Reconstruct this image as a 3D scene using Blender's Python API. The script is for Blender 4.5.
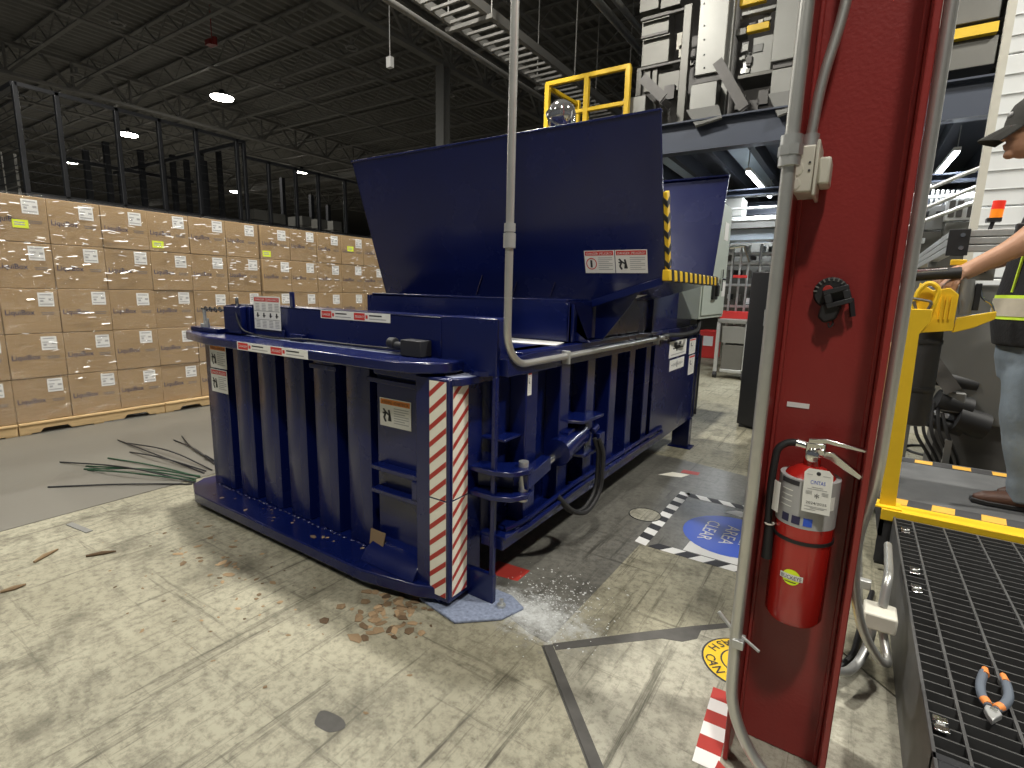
import bpy, bmesh, math, random
from mathutils import Vector, Matrix

for _o in list(bpy.data.objects):
    bpy.data.objects.remove(_o, do_unlink=True)
SC = bpy.context.scene
COL = SC.collection
V = Vector
RND = random.Random(7)

# ------------------------------------------------------------------ camera
EYE = V((0.0, 0.0, 1.5))
YAW, PITCH, ROLL, FPX = math.radians(33.14), math.radians(10.15), math.radians(1.44), 518.35
_d = V((-math.sin(YAW) * math.cos(PITCH), math.cos(YAW) * math.cos(PITCH), -math.sin(PITCH)))
_r = V((math.cos(YAW), math.sin(YAW), 0))
_u = _r.cross(_d)
_R = math.cos(ROLL) * _r + math.sin(ROLL) * _u
_U = -math.sin(ROLL) * _r + math.cos(ROLL) * _u
cam = bpy.data.cameras.new('camera')
cam.sensor_width = 36.0
cam.lens = FPX / 1024 * 36.0
cam.clip_start, cam.clip_end = 0.02, 300
camo = bpy.data.objects.new('camera', cam)
COL.objects.link(camo)
camo.matrix_world = Matrix(((_R.x, _U.x, -_d.x, EYE.x), (_R.y, _U.y, -_d.y, EYE.y), (_R.z, _U.z, -_d.z, EYE.z), (0, 0, 0, 1)))
SC.camera = camo


def at(x, y, ax, v):
    """point seen at pixel (x, y) on the plane axis = v"""
    w = _d + _R * ((x - 512) / FPX) - _U * ((y - 384) / FPX)
    k = 'XYZ'.index(ax)
    return EYE + w * ((v - EYE[k]) / w[k])


# ------------------------------------------------------------------ world, exposure
world = bpy.data.worlds.new('hall_ambience')
SC.world = world
world.use_nodes = True
world.node_tree.nodes['Background'].inputs[0].default_value = (0.86, 0.93, 1.0, 1)
world.node_tree.nodes['Background'].inputs[1].default_value = 0.10
SC.view_settings.view_transform = 'Standard'
SC.view_settings.look = 'None'
SC.view_settings.exposure = 0.0
SC.view_settings.gamma = 1.0
SC.view_settings.use_curve_mapping = False
LAMP_Z = 8.5
# lit high bay fixtures: x, y, watts (the first six are in view)
LAMPS = [(-21.2, 11.7, 700), (-30.5, 12.1, 500), (-40.6, 12.9, 500), (-29.9, 21.2, 500), (-41.0, 23.2, 500), (-57.8, 22.3, 400),
         (-4.6, 3.4, 760), (-11.5, 2.6, 520), (1.0, -1.8, 400), (-5.6, -3.6, 150), (4.2, 4.4, 680)]

# ------------------------------------------------------------------ materials
MATS = {}


def mat(name, col, rough=0.5, metal=0.0, var=0.0, scale=8.0, bump=0.0, bscale=60.0, emit=None, spec=0.5, coat=0.0, rvar=0.0, stretch=None):
    m = bpy.data.materials.new(name)
    m.use_nodes = True
    nt = m.node_tree
    b = nt.nodes['Principled BSDF']
    b.inputs['Base Color'].default_value = (*col, 1)
    b.inputs['Roughness'].default_value = rough
    b.inputs['Metallic'].default_value = metal
    b.inputs['Specular IOR Level'].default_value = spec
    b.inputs['Coat Weight'].default_value = coat
    b.inputs['Coat Roughness'].default_value = 0.12
    if emit:
        b.inputs['Emission Color'].default_value = (*emit[0], 1)
        b.inputs['Emission Strength'].default_value = emit[1]
    if var or bump or rvar:
        tc = nt.nodes.new('ShaderNodeNewGeometry')
        src = tc.outputs['Position']
        if stretch:
            mp = nt.nodes.new('ShaderNodeMapping')
            mp.inputs['Scale'].default_value = stretch
            nt.links.new(src, mp.inputs['Vector'])
            src = mp.outputs['Vector']
        nz = nt.nodes.new('ShaderNodeTexNoise')
        nz.inputs['Scale'].default_value = scale
        nz.inputs['Detail'].default_value = 5
        nt.links.new(src, nz.inputs['Vector'])
        if var:
            mx = nt.nodes.new('ShaderNodeMix')
            mx.data_type = 'RGBA'
            mx.inputs['A'].default_value = (*[max(0, c * (1 - var)) for c in col], 1)
            mx.inputs['B'].default_value = (*[min(1, c * (1 + var)) for c in col], 1)
            nt.links.new(nz.outputs['Fac'], mx.inputs['Factor'])
            nt.links.new(mx.outputs['Result'], b.inputs['Base Color'])
        if rvar:
            mr = nt.nodes.new('ShaderNodeMapRange')
            mr.inputs['To Min'].default_value = max(0.02, rough - rvar)
            mr.inputs['To Max'].default_value = min(1, rough + rvar)
            nt.links.new(nz.outputs['Fac'], mr.inputs['Value'])
            nt.links.new(mr.outputs['Result'], b.inputs['Roughness'])
        if bump:
            n2 = nt.nodes.new('ShaderNodeTexNoise')
            n2.inputs['Scale'].default_value = bscale
            n2.inputs['Detail'].default_value = 3
            nt.links.new(src, n2.inputs['Vector'])
            bp = nt.nodes.new('ShaderNodeBump')
            bp.inputs['Strength'].default_value = bump
            bp.inputs['Distance'].default_value = 0.01
            nt.links.new(n2.outputs['Fac'], bp.inputs['Height'])
            nt.links.new(bp.outputs['Normal'], b.inputs['Normal'])
    MATS[name] = m
    return m


M = MATS
mat('baler_blue', (0.0026, 0.0072, 0.068), 0.26, 0, 0.25, 3, 0.05, 14, coat=0.25, rvar=0.08)
mat('column_red', (0.26, 0.026, 0.023), 0.36, 0, 0.18, 5, 0.12, 90)
mat('extinguisher_red', (0.42, 0.016, 0.012), 0.25, coat=0.5)
mat('conduit', (0.58, 0.58, 0.55), 0.36, 0.75, 0.12, 14)
mat('galv', (0.55, 0.56, 0.55), 0.42, 0.7, 0.2, 20)
mat('cast_grey', (0.62, 0.60, 0.52), 0.55, 0.1, 0.08, 20)
mat('chrome', (0.75, 0.75, 0.74), 0.15, 1.0)
mat('white', (0.82, 0.82, 0.80), 0.5)
mat('cream', (0.82, 0.79, 0.68), 0.5)
mat('paper', (0.80, 0.80, 0.76), 0.7)
mat('tag_grey', (0.40, 0.40, 0.40), 0.6)
mat('ink', (0.03, 0.03, 0.035), 0.6)
mat('ink_blue', (0.03, 0.028, 0.08), 0.7)
mat('ink_grey', (0.22, 0.17, 0.13), 0.7)
mat('sign_red', (0.62, 0.035, 0.03), 0.5)
mat('stripe_red', (0.42, 0.04, 0.03), 0.5)
mat('sign_orange', (0.70, 0.22, 0.02), 0.5)
mat('sign_blue', (0.03, 0.10, 0.62), 0.45)
mat('yellow', (0.80, 0.52, 0.02), 0.42, 0, 0.1, 12)
mat('lime', (0.80, 0.95, 0.02), 0.5)
mat('black', (0.012, 0.012, 0.013), 0.5)
mat('rubber', (0.015, 0.015, 0.016), 0.6, 0, 0.3, 20)
mat('dark_steel', (0.035, 0.036, 0.04), 0.45, 0.3, 0.2, 8)
mat('grate_black', (0.006, 0.006, 0.007), 0.45, 0.0)
mat('grate_edge', (0.10, 0.10, 0.10), 0.5, 0.4, 0.4, 12)
mat('rack_black', (0.02, 0.021, 0.024), 0.4, 0.4)
mat('steel_grey', (0.20, 0.20, 0.19), 0.5, 0.3, 0.12, 4)
mat('machine_grey', (0.15, 0.147, 0.132), 0.45, 0.35, 0.15, 3)
mat('machine_pale', (0.25, 0.25, 0.232), 0.4, 0.35, 0.12, 4)
mat('machine_dark', (0.11, 0.105, 0.10), 0.5, 0.2, 0.3, 6)
mat('mezz_blue', (0.05, 0.06, 0.085), 0.5, 0.1, 0.1, 4)
mat('mezz_dark', (0.02, 0.024, 0.035), 0.6)
mat('deck_pale', (0.45, 0.52, 0.58), 0.5, 0.3, 0.1, 5)
mat('cabinet_green', (0.46, 0.52, 0.47), 0.45)
mat('roof_dark', (0.17, 0.165, 0.15), 0.8, 0, 0.15, 2)
mat('roof_steel', (0.21, 0.205, 0.19), 0.7, 0.1, 0.2, 3)
mat('roof_pipe', (0.26, 0.255, 0.24), 0.55, 0.2)
mat('carton_tape', (0.50, 0.36, 0.20), 0.3)
mat('pallet_wood', (0.66, 0.47, 0.24), 0.75, 0, 0.25, 9, 0.2, 40, stretch=(3, 1, 6))
mat('film_glint', (0.80, 0.80, 0.80), 0.22)  # opaque near-white for the glints added on the stretch film
mat('cardboard', (0.27, 0.175, 0.09), 0.85, 0, 0.3, 30)
mat('platform_grey', (0.105, 0.108, 0.11), 0.7, 0, 0.3, 9, 0.15, 80)
mat('anti_slip', (0.04, 0.04, 0.042), 0.8, 0, 0.3, 20)
mat('tape_orange', (0.72, 0.40, 0.06), 0.55, 0, 0.2, 20)
mat('wall_grey', (0.30, 0.30, 0.29), 0.8, 0, 0.1, 1)
mat('wall_white', (0.78, 0.80, 0.80), 0.6, 0, 0.05, 2)
mat('skin', (0.48, 0.26, 0.16), 0.55, 0, 0.12, 30, 0.1, 200)
mat('hair', (0.02, 0.015, 0.012), 0.7)
mat('cap_cloth', (0.035, 0.034, 0.030), 0.85, 0, 0.25, 60, 0.3, 400)
mat('shirt_black', (0.012, 0.012, 0.014), 0.9, 0, 0.3, 20, 0.3, 60)
mat('reflective', (0.55, 0.50, 0.40), 0.4, 0.2, 0.1, 40)
mat('hi_vis', (0.62, 0.85, 0.05), 0.6)
mat('denim', (0.17, 0.21, 0.25), 0.9, 0, 0.45, 6, 0.3, 30)
mat('leather', (0.07, 0.03, 0.018), 0.55, 0, 0.3, 20)
mat('lens_clear', (0.55, 0.55, 0.55), 0.08, 0.85)
mat('mirror', (0.75, 0.76, 0.78), 0.06, 1.0)
mat('amber', (0.75, 0.18, 0.01), 0.3, emit=((1, 0.3, 0.02), 0.4))
mat('beacon_red', (0.65, 0.03, 0.02), 0.3, emit=((1, 0.05, 0.02), 0.3))
mat('lamp_white', (1, 1, 1), 0.4, emit=((1.0, 0.95, 0.86), 40.0))
mat('tube_white', (1, 1, 1), 0.4, emit=((0.9, 0.96, 1.0), 14.0))
mat('grip_grey', (0.10, 0.12, 0.15), 0.6)
mat('grip_orange', (0.72, 0.24, 0.06), 0.55)
mat('wire_green', (0.015, 0.06, 0.03), 0.5)
mat('joint_fill', (0.075, 0.072, 0.066), 0.8, 0, 0.4, 18)
mat('slab_grey', (0.155, 0.148, 0.128), 0.40, 0, 0.22, 1.2, 0.04, 30, rvar=0.1, stretch=(1, 0.25, 1))
mat('deck_dust', (0.20, 0.22, 0.30), 0.8, 0, 0.5, 50)
mat('powder', (0.62, 0.64, 0.64), 0.9, 0, 0.2, 40)
mat('dust_blue', (0.22, 0.26, 0.36), 0.8, 0, 0.7, 60)


def scratched(name, base, dark, light, rgh=0.62):
    """worn concrete: warm patches, fine mottling and scratch marks"""
    m = bpy.data.materials.new(name)
    m.use_nodes = True
    nt = m.node_tree
    N, L = nt.nodes, nt.links
    b = N['Principled BSDF']
    g = N.new('ShaderNodeNewGeometry')

    def noise(scale, detail=6, stretch=None, rot=0, rough=0.6):
        mp = N.new('ShaderNodeMapping')
        mp.inputs['Scale'].default_value = stretch or (1, 1, 1)
        mp.inputs['Rotation'].default_value = (0, 0, rot)
        L.new(g.outputs['Position'], mp.inputs['Vector'])
        t = N.new('ShaderNodeTexNoise')
        t.inputs['Scale'].default_value = scale
        t.inputs['Detail'].default_value = detail
        t.inputs['Roughness'].default_value = rough
        L.new(mp.outputs['Vector'], t.inputs['Vector'])
        return t.outputs['Fac']

    def ramp(fac, a, bb):
        r = N.new('ShaderNodeMapRange')
        r.inputs['From Min'].default_value = a
        r.inputs['From Max'].default_value = bb
        L.new(fac, r.inputs['Value'])
        return r.outputs['Result']

    def mix(fac, A, B):
        x = N.new('ShaderNodeMix')
        x.data_type = 'RGBA'
        L.new(fac, x.inputs['Factor'])
        for s, q in (('A', A), ('B', B)):
            if isinstance(q, tuple):
                x.inputs[s].default_value = (*q, 1)
            else:
                L.new(q, x.inputs[s])
        return x.outputs['Result']
    c = mix(ramp(noise(0.9), 0.32, 0.68), base, light)
    c = mix(ramp(noise(3.2, 8, None, 0, 0.7), 0.50, 0.74), c, dark)
    c = mix(ramp(noise(26, 8, None, 0, 0.75), 0.46, 0.78), c, dark)
    c = mix(ramp(noise(16, 9, (1, 0.04, 1), 1.1, 0.75), 0.56, 0.68), c, dark)
    c = mix(ramp(noise(19, 9, (1, 0.04, 1), -0.35, 0.75), 0.56, 0.68), c, dark)
    c = mix(ramp(noise(13, 9, (0.05, 1, 1), 0.15, 0.75), 0.57, 0.70), c, dark)
    c = mix(ramp(noise(9, 7, (1, 0.10, 1), 0.75, 0.7), 0.60, 0.86), c, dark)
    c = mix(ramp(noise(7, 7, (1, 0.07, 1), -0.5, 0.7), 0.62, 0.86), c, dark)
    c = mix(ramp(noise(14, 6, (1, 0.12, 1), 0.2, 0.7), 0.63, 0.9), c, light)
    # white powder spilled at the baler foot
    sp = N.new('ShaderNodeVectorMath')
    sp.operation = 'DISTANCE'
    mp2 = N.new('ShaderNodeMapping')
    mp2.vector_type = 'POINT'
    mp2.inputs['Rotation'].default_value = (0, 0, -0.9)
    mp2.inputs['Scale'].default_value = (1.0, 1.9, 1.0)
    L.new(g.outputs['Position'], mp2.inputs['Vector'])
    cx_, cy_ = -1.10 , 1.93
    cr, sr = math.cos(-0.9), math.sin(-0.9)
    sp.inputs[1].default_value = ((cx_ * 1.0) * cr - (cy_ * 1.9) * sr, (cx_ * 1.0) * sr + (cy_ * 1.9) * cr, 0)
    L.new(mp2.outputs['Vector'], sp.inputs[0])
    fall = N.new('ShaderNodeMapRange')
    fall.inputs['From Min'].default_value = 0.05
    fall.inputs['From Max'].default_value = 0.75
    fall.inputs['To Min'].default_value = 0.26
    fall.inputs['To Max'].default_value = -0.35
    L.new(sp.outputs['Value'], fall.inputs['Value'])
    su = N.new('ShaderNodeMath')
    su.operation = 'ADD'
    L.new(noise(13, 8, None, 0, 0.85), su.inputs[0])
    L.new(fall.outputs['Result'], su.inputs[1])
    c = mix(ramp(su.outputs[0], 0.50, 0.80), c, (0.60, 0.62, 0.61))
    L.new(c, b.inputs['Base Color'])
    b.inputs['Roughness'].default_value = rgh
    bp = N.new('ShaderNodeBump')
    bp.inputs['Strength'].default_value = 0.10
    bp.inputs['Distance'].default_value = 0.01
    L.new(noise(45, 5), bp.inputs['Height'])
    L.new(bp.outputs['Normal'], b.inputs['Normal'])
    M[name] = m


scratched('concrete', (0.255, 0.238, 0.168), (0.060, 0.053, 0.034), (0.38, 0.362, 0.27))
scratched('concrete_grey', (0.31, 0.297, 0.235), (0.085, 0.080, 0.058), (0.44, 0.425, 0.345))
scratched('floor_coat', (0.125, 0.122, 0.106), (0.055, 0.053, 0.046), (0.20, 0.195, 0.17), 0.40)

# cardboard of the cartons, each a little different
m = mat('carton_brown', (0.40, 0.255, 0.125), 0.75)
nt = m.node_tree
oi = nt.nodes.new('ShaderNodeObjectInfo')
gg = nt.nodes.new('ShaderNodeNewGeometry')
nz = nt.nodes.new('ShaderNodeTexNoise')
nz.inputs['Scale'].default_value = 3.0
nz.inputs['Detail'].default_value = 6
nt.links.new(gg.outputs['Position'], nz.inputs['Vector'])
ad = nt.nodes.new('ShaderNodeMath')
ad.operation = 'ADD'
nt.links.new(oi.outputs['Random'], ad.inputs[0])
nt.links.new(nz.outputs['Fac'], ad.inputs[1])
hf = nt.nodes.new('ShaderNodeMath')
hf.operation = 'MULTIPLY'
hf.inputs[1].default_value = 0.5
nt.links.new(ad.outputs[0], hf.inputs[0])
mx = nt.nodes.new('ShaderNodeMix')
mx.data_type = 'RGBA'
mx.inputs['A'].default_value = (0.285, 0.185, 0.085, 1)
mx.inputs['B'].default_value = (0.40, 0.265, 0.128, 1)
nt.links.new(hf.outputs[0], mx.inputs['Factor'])
nt.links.new(mx.outputs['Result'], nt.nodes['Principled BSDF'].inputs['Base Color'])

# scraps: every piece its own brown
m = M['cardboard']
nt = m.node_tree
oi = nt.nodes.new('ShaderNodeObjectInfo')
mx = nt.nodes.new('ShaderNodeMix')
mx.data_type = 'RGBA'
mx.inputs['A'].default_value = (0.075, 0.045, 0.022, 1)
mx.inputs['B'].default_value = (0.36, 0.25, 0.14, 1)
nt.links.new(oi.outputs['Random'], mx.inputs['Factor'])
nt.links.new(mx.outputs['Result'], nt.nodes['Principled BSDF'].inputs['Base Color'])
# stretch film: mostly clear, glossy wrinkles
m = bpy.data.materials.new('film')
m.use_nodes = True
nt = m.node_tree
nt.nodes.remove(nt.nodes['Principled BSDF'])
tr = nt.nodes.new('ShaderNodeBsdfTransparent')
gl = nt.nodes.new('ShaderNodeBsdfGlossy')
gl.inputs['Roughness'].default_value = 0.16
mp = nt.nodes.new('ShaderNodeMapping')
mp.inputs['Scale'].default_value = (1, 1.6, 9)
gg = nt.nodes.new('ShaderNodeNewGeometry')
nz = nt.nodes.new('ShaderNodeTexNoise')
nz.inputs['Scale'].default_value = 5.5
nz.inputs['Detail'].default_value = 6
nt.links.new(gg.outputs['Position'], mp.inputs['Vector'])
nt.links.new(mp.outputs['Vector'], nz.inputs['Vector'])
bp = nt.nodes.new('ShaderNodeBump')
bp.inputs['Strength'].default_value = 1.0
bp.inputs['Distance'].default_value = 0.30
nt.links.new(nz.outputs['Fac'], bp.inputs['Height'])
nt.links.new(bp.outputs['Normal'], gl.inputs['Normal'])
ms = nt.nodes.new('ShaderNodeMixShader')
ms.inputs[0].default_value = 0.16
nt.links.new(tr.outputs[0], ms.inputs[1])
nt.links.new(gl.outputs[0], ms.inputs[2])
nt.links.new(ms.outputs[0], nt.nodes['Material Output'].inputs['Surface'])
M['film'] = m

# ------------------------------------------------------------------ mesh helpers
ORG = {}
_TXT = {}


def glyphs(s, bold=0.0):
    key = (s, bold)
    if key not in _TXT:
        c = bpy.data.curves.new('t', 'FONT')
        c.body = s
        c.size = 1.0
        c.resolution_u = 2
        c.offset = bold
        o = bpy.data.objects.new('t', c)
        COL.objects.link(o)
        bpy.context.view_layer.update()
        me = bpy.data.meshes.new_from_object(o.evaluated_get(bpy.context.evaluated_depsgraph_get()))
        vs = [(v.co.x, v.co.y) for v in me.vertices]
        fs = [tuple(p.vertices) for p in me.polygons]
        bpy.data.objects.remove(o)
        bpy.data.meshes.remove(me)
        _TXT[key] = (vs, fs, max(v[0] for v in vs) if vs else 1)
    return _TXT[key]


class MB:
    def __init__(s):
        s.v, s.f, s.m, s.k = [], [], [], 0

    def add(s, vs, fs):
        n = len(s.v)
        s.v += [tuple(v) for v in vs]
        s.f += [tuple(i + n for i in f) for f in fs]
        s.m += [s.k] * len(fs)
        return s

    def bx(s, x0, x1, y0, y1, z0, z1):
        x0, x1 = sorted((x0, x1)); y0, y1 = sorted((y0, y1)); z0, z1 = sorted((z0, z1))
        return s.add([(x0, y0, z0), (x1, y0, z0), (x1, y1, z0), (x0, y1, z0), (x0, y0, z1), (x1, y0, z1), (x1, y1, z1), (x0, y1, z1)],
                     [(0, 3, 2, 1), (4, 5, 6, 7), (0, 1, 5, 4), (1, 2, 6, 5), (2, 3, 7, 6), (3, 0, 4, 7)])

    def prism(s, poly, ax, a, b):
        def pt(p, h):
            return {'Z': (p[0], p[1], h), 'Y': (p[0], h, p[1]), 'X': (h, p[0], p[1])}[ax]
        n = len(poly)
        return s.add([pt(p, a) for p in poly] + [pt(p, b) for p in poly],
                     [tuple(range(n))[::-1], tuple(range(n, 2 * n))] + [(i, (i + 1) % n, n + (i + 1) % n, n + i) for i in range(n)])

    def slab(s, quad, off):
        """any polygon extruded by a vector"""
        n = len(quad)
        off = V(off)
        return s.add([V(p) for p in quad] + [V(p) + off for p in quad],
                     [tuple(range(n))[::-1], tuple(range(n, 2 * n))] + [(i, (i + 1) % n, n + (i + 1) % n, n + i) for i in range(n)])

    def bar(s, p0, p1, w, h, up=(0, 0, 1)):
        p0, p1 = V(p0), V(p1)
        d = (p1 - p0).normalized()
        up = V(up)
        sd = d.cross(up)
        if sd.length < 1e-4:
            sd = d.cross(V((1, 0, 0)))
        sd.normalize()
        uu = sd.cross(d)
        a = [sd * (w / 2 * i) + uu * (h / 2 * j) for i, j in ((-1, -1), (1, -1), (1, 1), (-1, 1))]
        return s.add([p0 + q for q in a] + [p1 + q for q in a],
                     [(3, 2, 1, 0), (4, 5, 6, 7)] + [(i, (i + 1) % 4, 4 + (i + 1) % 4, 4 + i) for i in range(4)])

    def tube(s, pts, r, n=10, cap=True):
        pts = [V(p) for p in pts]
        rr = r if isinstance(r, (list, tuple)) else [r] * len(pts)
        t0 = (pts[1] - pts[0]).normalized()
        nx = t0.cross(V((0, 0, 1)))
        if nx.length < 1e-3:
            nx = t0.cross(V((1, 0, 0)))
        nx.normalize()
        rings = []
        for i, p in enumerate(pts):
            t = (pts[min(i + 1, len(pts) - 1)] - pts[max(i - 1, 0)])
            if t.length < 1e-9:
                t = t0.copy()
            t.normalize()
            nx = nx - t * nx.dot(t)
            if nx.length < 1e-6:
                nx = t.cross(V((0.3, 0.8, 0.5)))
            nx.normalize()
            ny = t.cross(nx)
            rings.append([p + (nx * math.cos(2 * math.pi * k / n) + ny * math.sin(2 * math.pi * k / n)) * rr[i] for k in range(n)])
        vs = [q for ring in rings for q in ring]
        fs = []
        for i in range(len(pts) - 1):
            for k in range(n):
                k2 = (k + 1) % n
                fs.append((i * n + k, i * n + k2, (i + 1) * n + k2, (i + 1) * n + k))
        if cap:
            fs += [tuple(range(n))[::-1], tuple(range((len(pts) - 1) * n, len(pts) * n))]
        return s.add(vs, fs)

    def cyl(s, p0, p1, r, r1=None, n=14):
        return s.tube([p0, p1], [r, r if r1 is None else r1], n)

    def lathe(s, o, prof, n=24, axis=(0, 0, 1)):
        """prof: list of (radius, height) along the axis"""
        a = V(axis).normalized()
        x = a.cross(V((0, 1, 0)))
        if x.length < 1e-3:
            x = V((1, 0, 0))
        x.normalize()
        y = a.cross(x)
        o = V(o)
        vs, fs = [], []
        for (r, h) in prof:
            for k in range(n):
                t = 2 * math.pi * k / n
                vs.append(o + a * h + (x * math.cos(t) + y * math.sin(t)) * max(r, 1e-5))
        for i in range(len(prof) - 1):
            for k in range(n):
                k2 = (k + 1) % n
                fs.append((i * n + k, i * n + k2, (i + 1) * n + k2, (i + 1) * n + k))
        fs += [tuple(range(n))[::-1], tuple(range((len(prof) - 1) * n, len(prof) * n))]
        return s.add(vs, fs)

    def ball(s, c, r, n=14, m=8):
        r = r if isinstance(r, (tuple, list)) else (r, r, r)
        vs, fs = [], []
        for i in range(m + 1):
            ph = math.pi * i / m
            for k in range(n):
                t = 2 * math.pi * k / n
                vs.append((c[0] + r[0] * math.sin(ph) * math.cos(t), c[1] + r[1] * math.sin(ph) * math.sin(t), c[2] + r[2] * math.cos(ph)))
        for i in range(m):
            for k in range(n):
                fs.append((i * n + k, i * n + (k + 1) % n, (i + 1) * n + (k + 1) % n, (i + 1) * n + k))
        return s.add(vs, fs)

    def torus(s, c, R, r, axis=(0, 0, 1), n=24, k=8):
        a = V(axis).normalized()
        x = a.cross(V((0.1, 1, 0.2))).normalized()
        y = a.cross(x)
        pts = [V(c) + (x * math.cos(2 * math.pi * i / n) + y * math.sin(2 * math.pi * i / n)) * R for i in range(n)]
        vs, fs = [], []
        for i, p in enumerate(pts):
            o = (p - V(c)).normalized()
            for j in range(k):
                t = 2 * math.pi * j / k
                vs.append(p + (o * math.cos(t) + a * math.sin(t)) * r)
        for i in range(n):
            for j in range(k):
                fs.append((i * k + j, ((i + 1) % n) * k + j, ((i + 1) % n) * k + (j + 1) % k, i * k + (j + 1) % k))
        return s.add(vs, fs)

    def text(s, t, org, xd, yd, h, off=(0, 0, 0), center=True, w=None, bold=0.0):
        vs, fs, wd = glyphs(t, bold)
        xd, yd = V(xd).normalized(), V(yd).normalized()
        sx = h if w is None else w / wd
        org = V(org) + V(off)
        if center:
            org = org - xd * (wd * sx / 2) - yd * (h * 0.35)
        return s.add([org + xd * (v[0] * sx) + yd * (v[1] * h) for v in vs], fs)

    def build(s, name, mats, parent=None, smooth=True, bevel=0.0, label=None, cat=None, group=None, kind=None, loc=None):
        me = bpy.data.meshes.new(name)
        if parent is not None:
            o0 = ORG[parent.name]
        elif loc is not None:
            o0 = V(loc)
        else:
            xs = [v[0] for v in s.v]; ys = [v[1] for v in s.v]; zs = [v[2] for v in s.v]
            o0 = V(((min(xs) + max(xs)) / 2, (min(ys) + max(ys)) / 2, min(zs)))
        me.from_pydata([(v[0] - o0.x, v[1] - o0.y, v[2] - o0.z) for v in s.v], [], s.f)
        mats = [mats] if isinstance(mats, str) else mats
        for q in mats:
            me.materials.append(M[q])
        me.polygons.foreach_set('material_index', s.m)
        bm = bmesh.new()
        bm.from_mesh(me)
        bmesh.ops.recalc_face_normals(bm, faces=bm.faces)
        bm.to_mesh(me)
        bm.free()
        if smooth:
            me.shade_smooth()
            me.set_sharp_from_angle(angle=0.7)
        o = bpy.data.objects.new(name, me)
        COL.objects.link(o)
        if parent is not None:
            o.parent = parent
        else:
            o.location = o0
        ORG[o.name] = o0
        if bevel:
            bv = o.modifiers.new('bevel', 'BEVEL')
            bv.width = bevel
            bv.segments = 2
            bv.limit_method = 'ANGLE'
            bv.angle_limit = 0.8
        tag(o, label, cat, group, kind)
        return o


def tag(o, label=None, cat=None, group=None, kind=None):
    for k, v in (('label', label), ('category', cat), ('group', group), ('kind', kind)):
        if v:
            o[k] = v
    return o


def thing(name, label, cat, loc, group=None):
    o = bpy.data.objects.new(name, None)
    o.empty_display_size = 0.1
    COL.objects.link(o)
    o.location = loc
    ORG[o.name] = V(loc)
    return tag(o, label, cat, group)


def copy_tree(o, parent=None, loc=None):
    c = o.copy()
    COL.objects.link(c)
    if parent is not None:
        c.parent = parent
    if loc is not None:
        c.location = loc
    ORG[c.name] = V(loc) if loc is not None else ORG[o.name]
    for ch in list(o.children):
        copy_tree(ch, c)
    return c


def arc(c, r, a0, a1, xd, yd, n=8):
    xd, yd = V(xd), V(yd)
    return [V(c) + xd * (r * math.cos(a0 + (a1 - a0) * i / n)) + yd * (r * math.sin(a0 + (a1 - a0) * i / n)) for i in range(n + 1)]


def fillet(pts, r, n=6):
    """polyline with rounded inner corners"""
    pts = [V(p) for p in pts]
    out = [pts[0]]
    for i in range(1, len(pts) - 1):
        a, b, c = pts[i - 1], pts[i], pts[i + 1]
        d1, d2 = (a - b), (c - b)
        q = min(r, d1.length * 0.49, d2.length * 0.49)
        p1, p2 = b + d1.normalized() * q, b + d2.normalized() * q
        for k in range(n + 1):
            t = k / n
            out.append(p1 * (1 - t) ** 2 + b * (2 * t * (1 - t)) + p2 * t ** 2)
    out.append(pts[-1])
    return out


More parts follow.
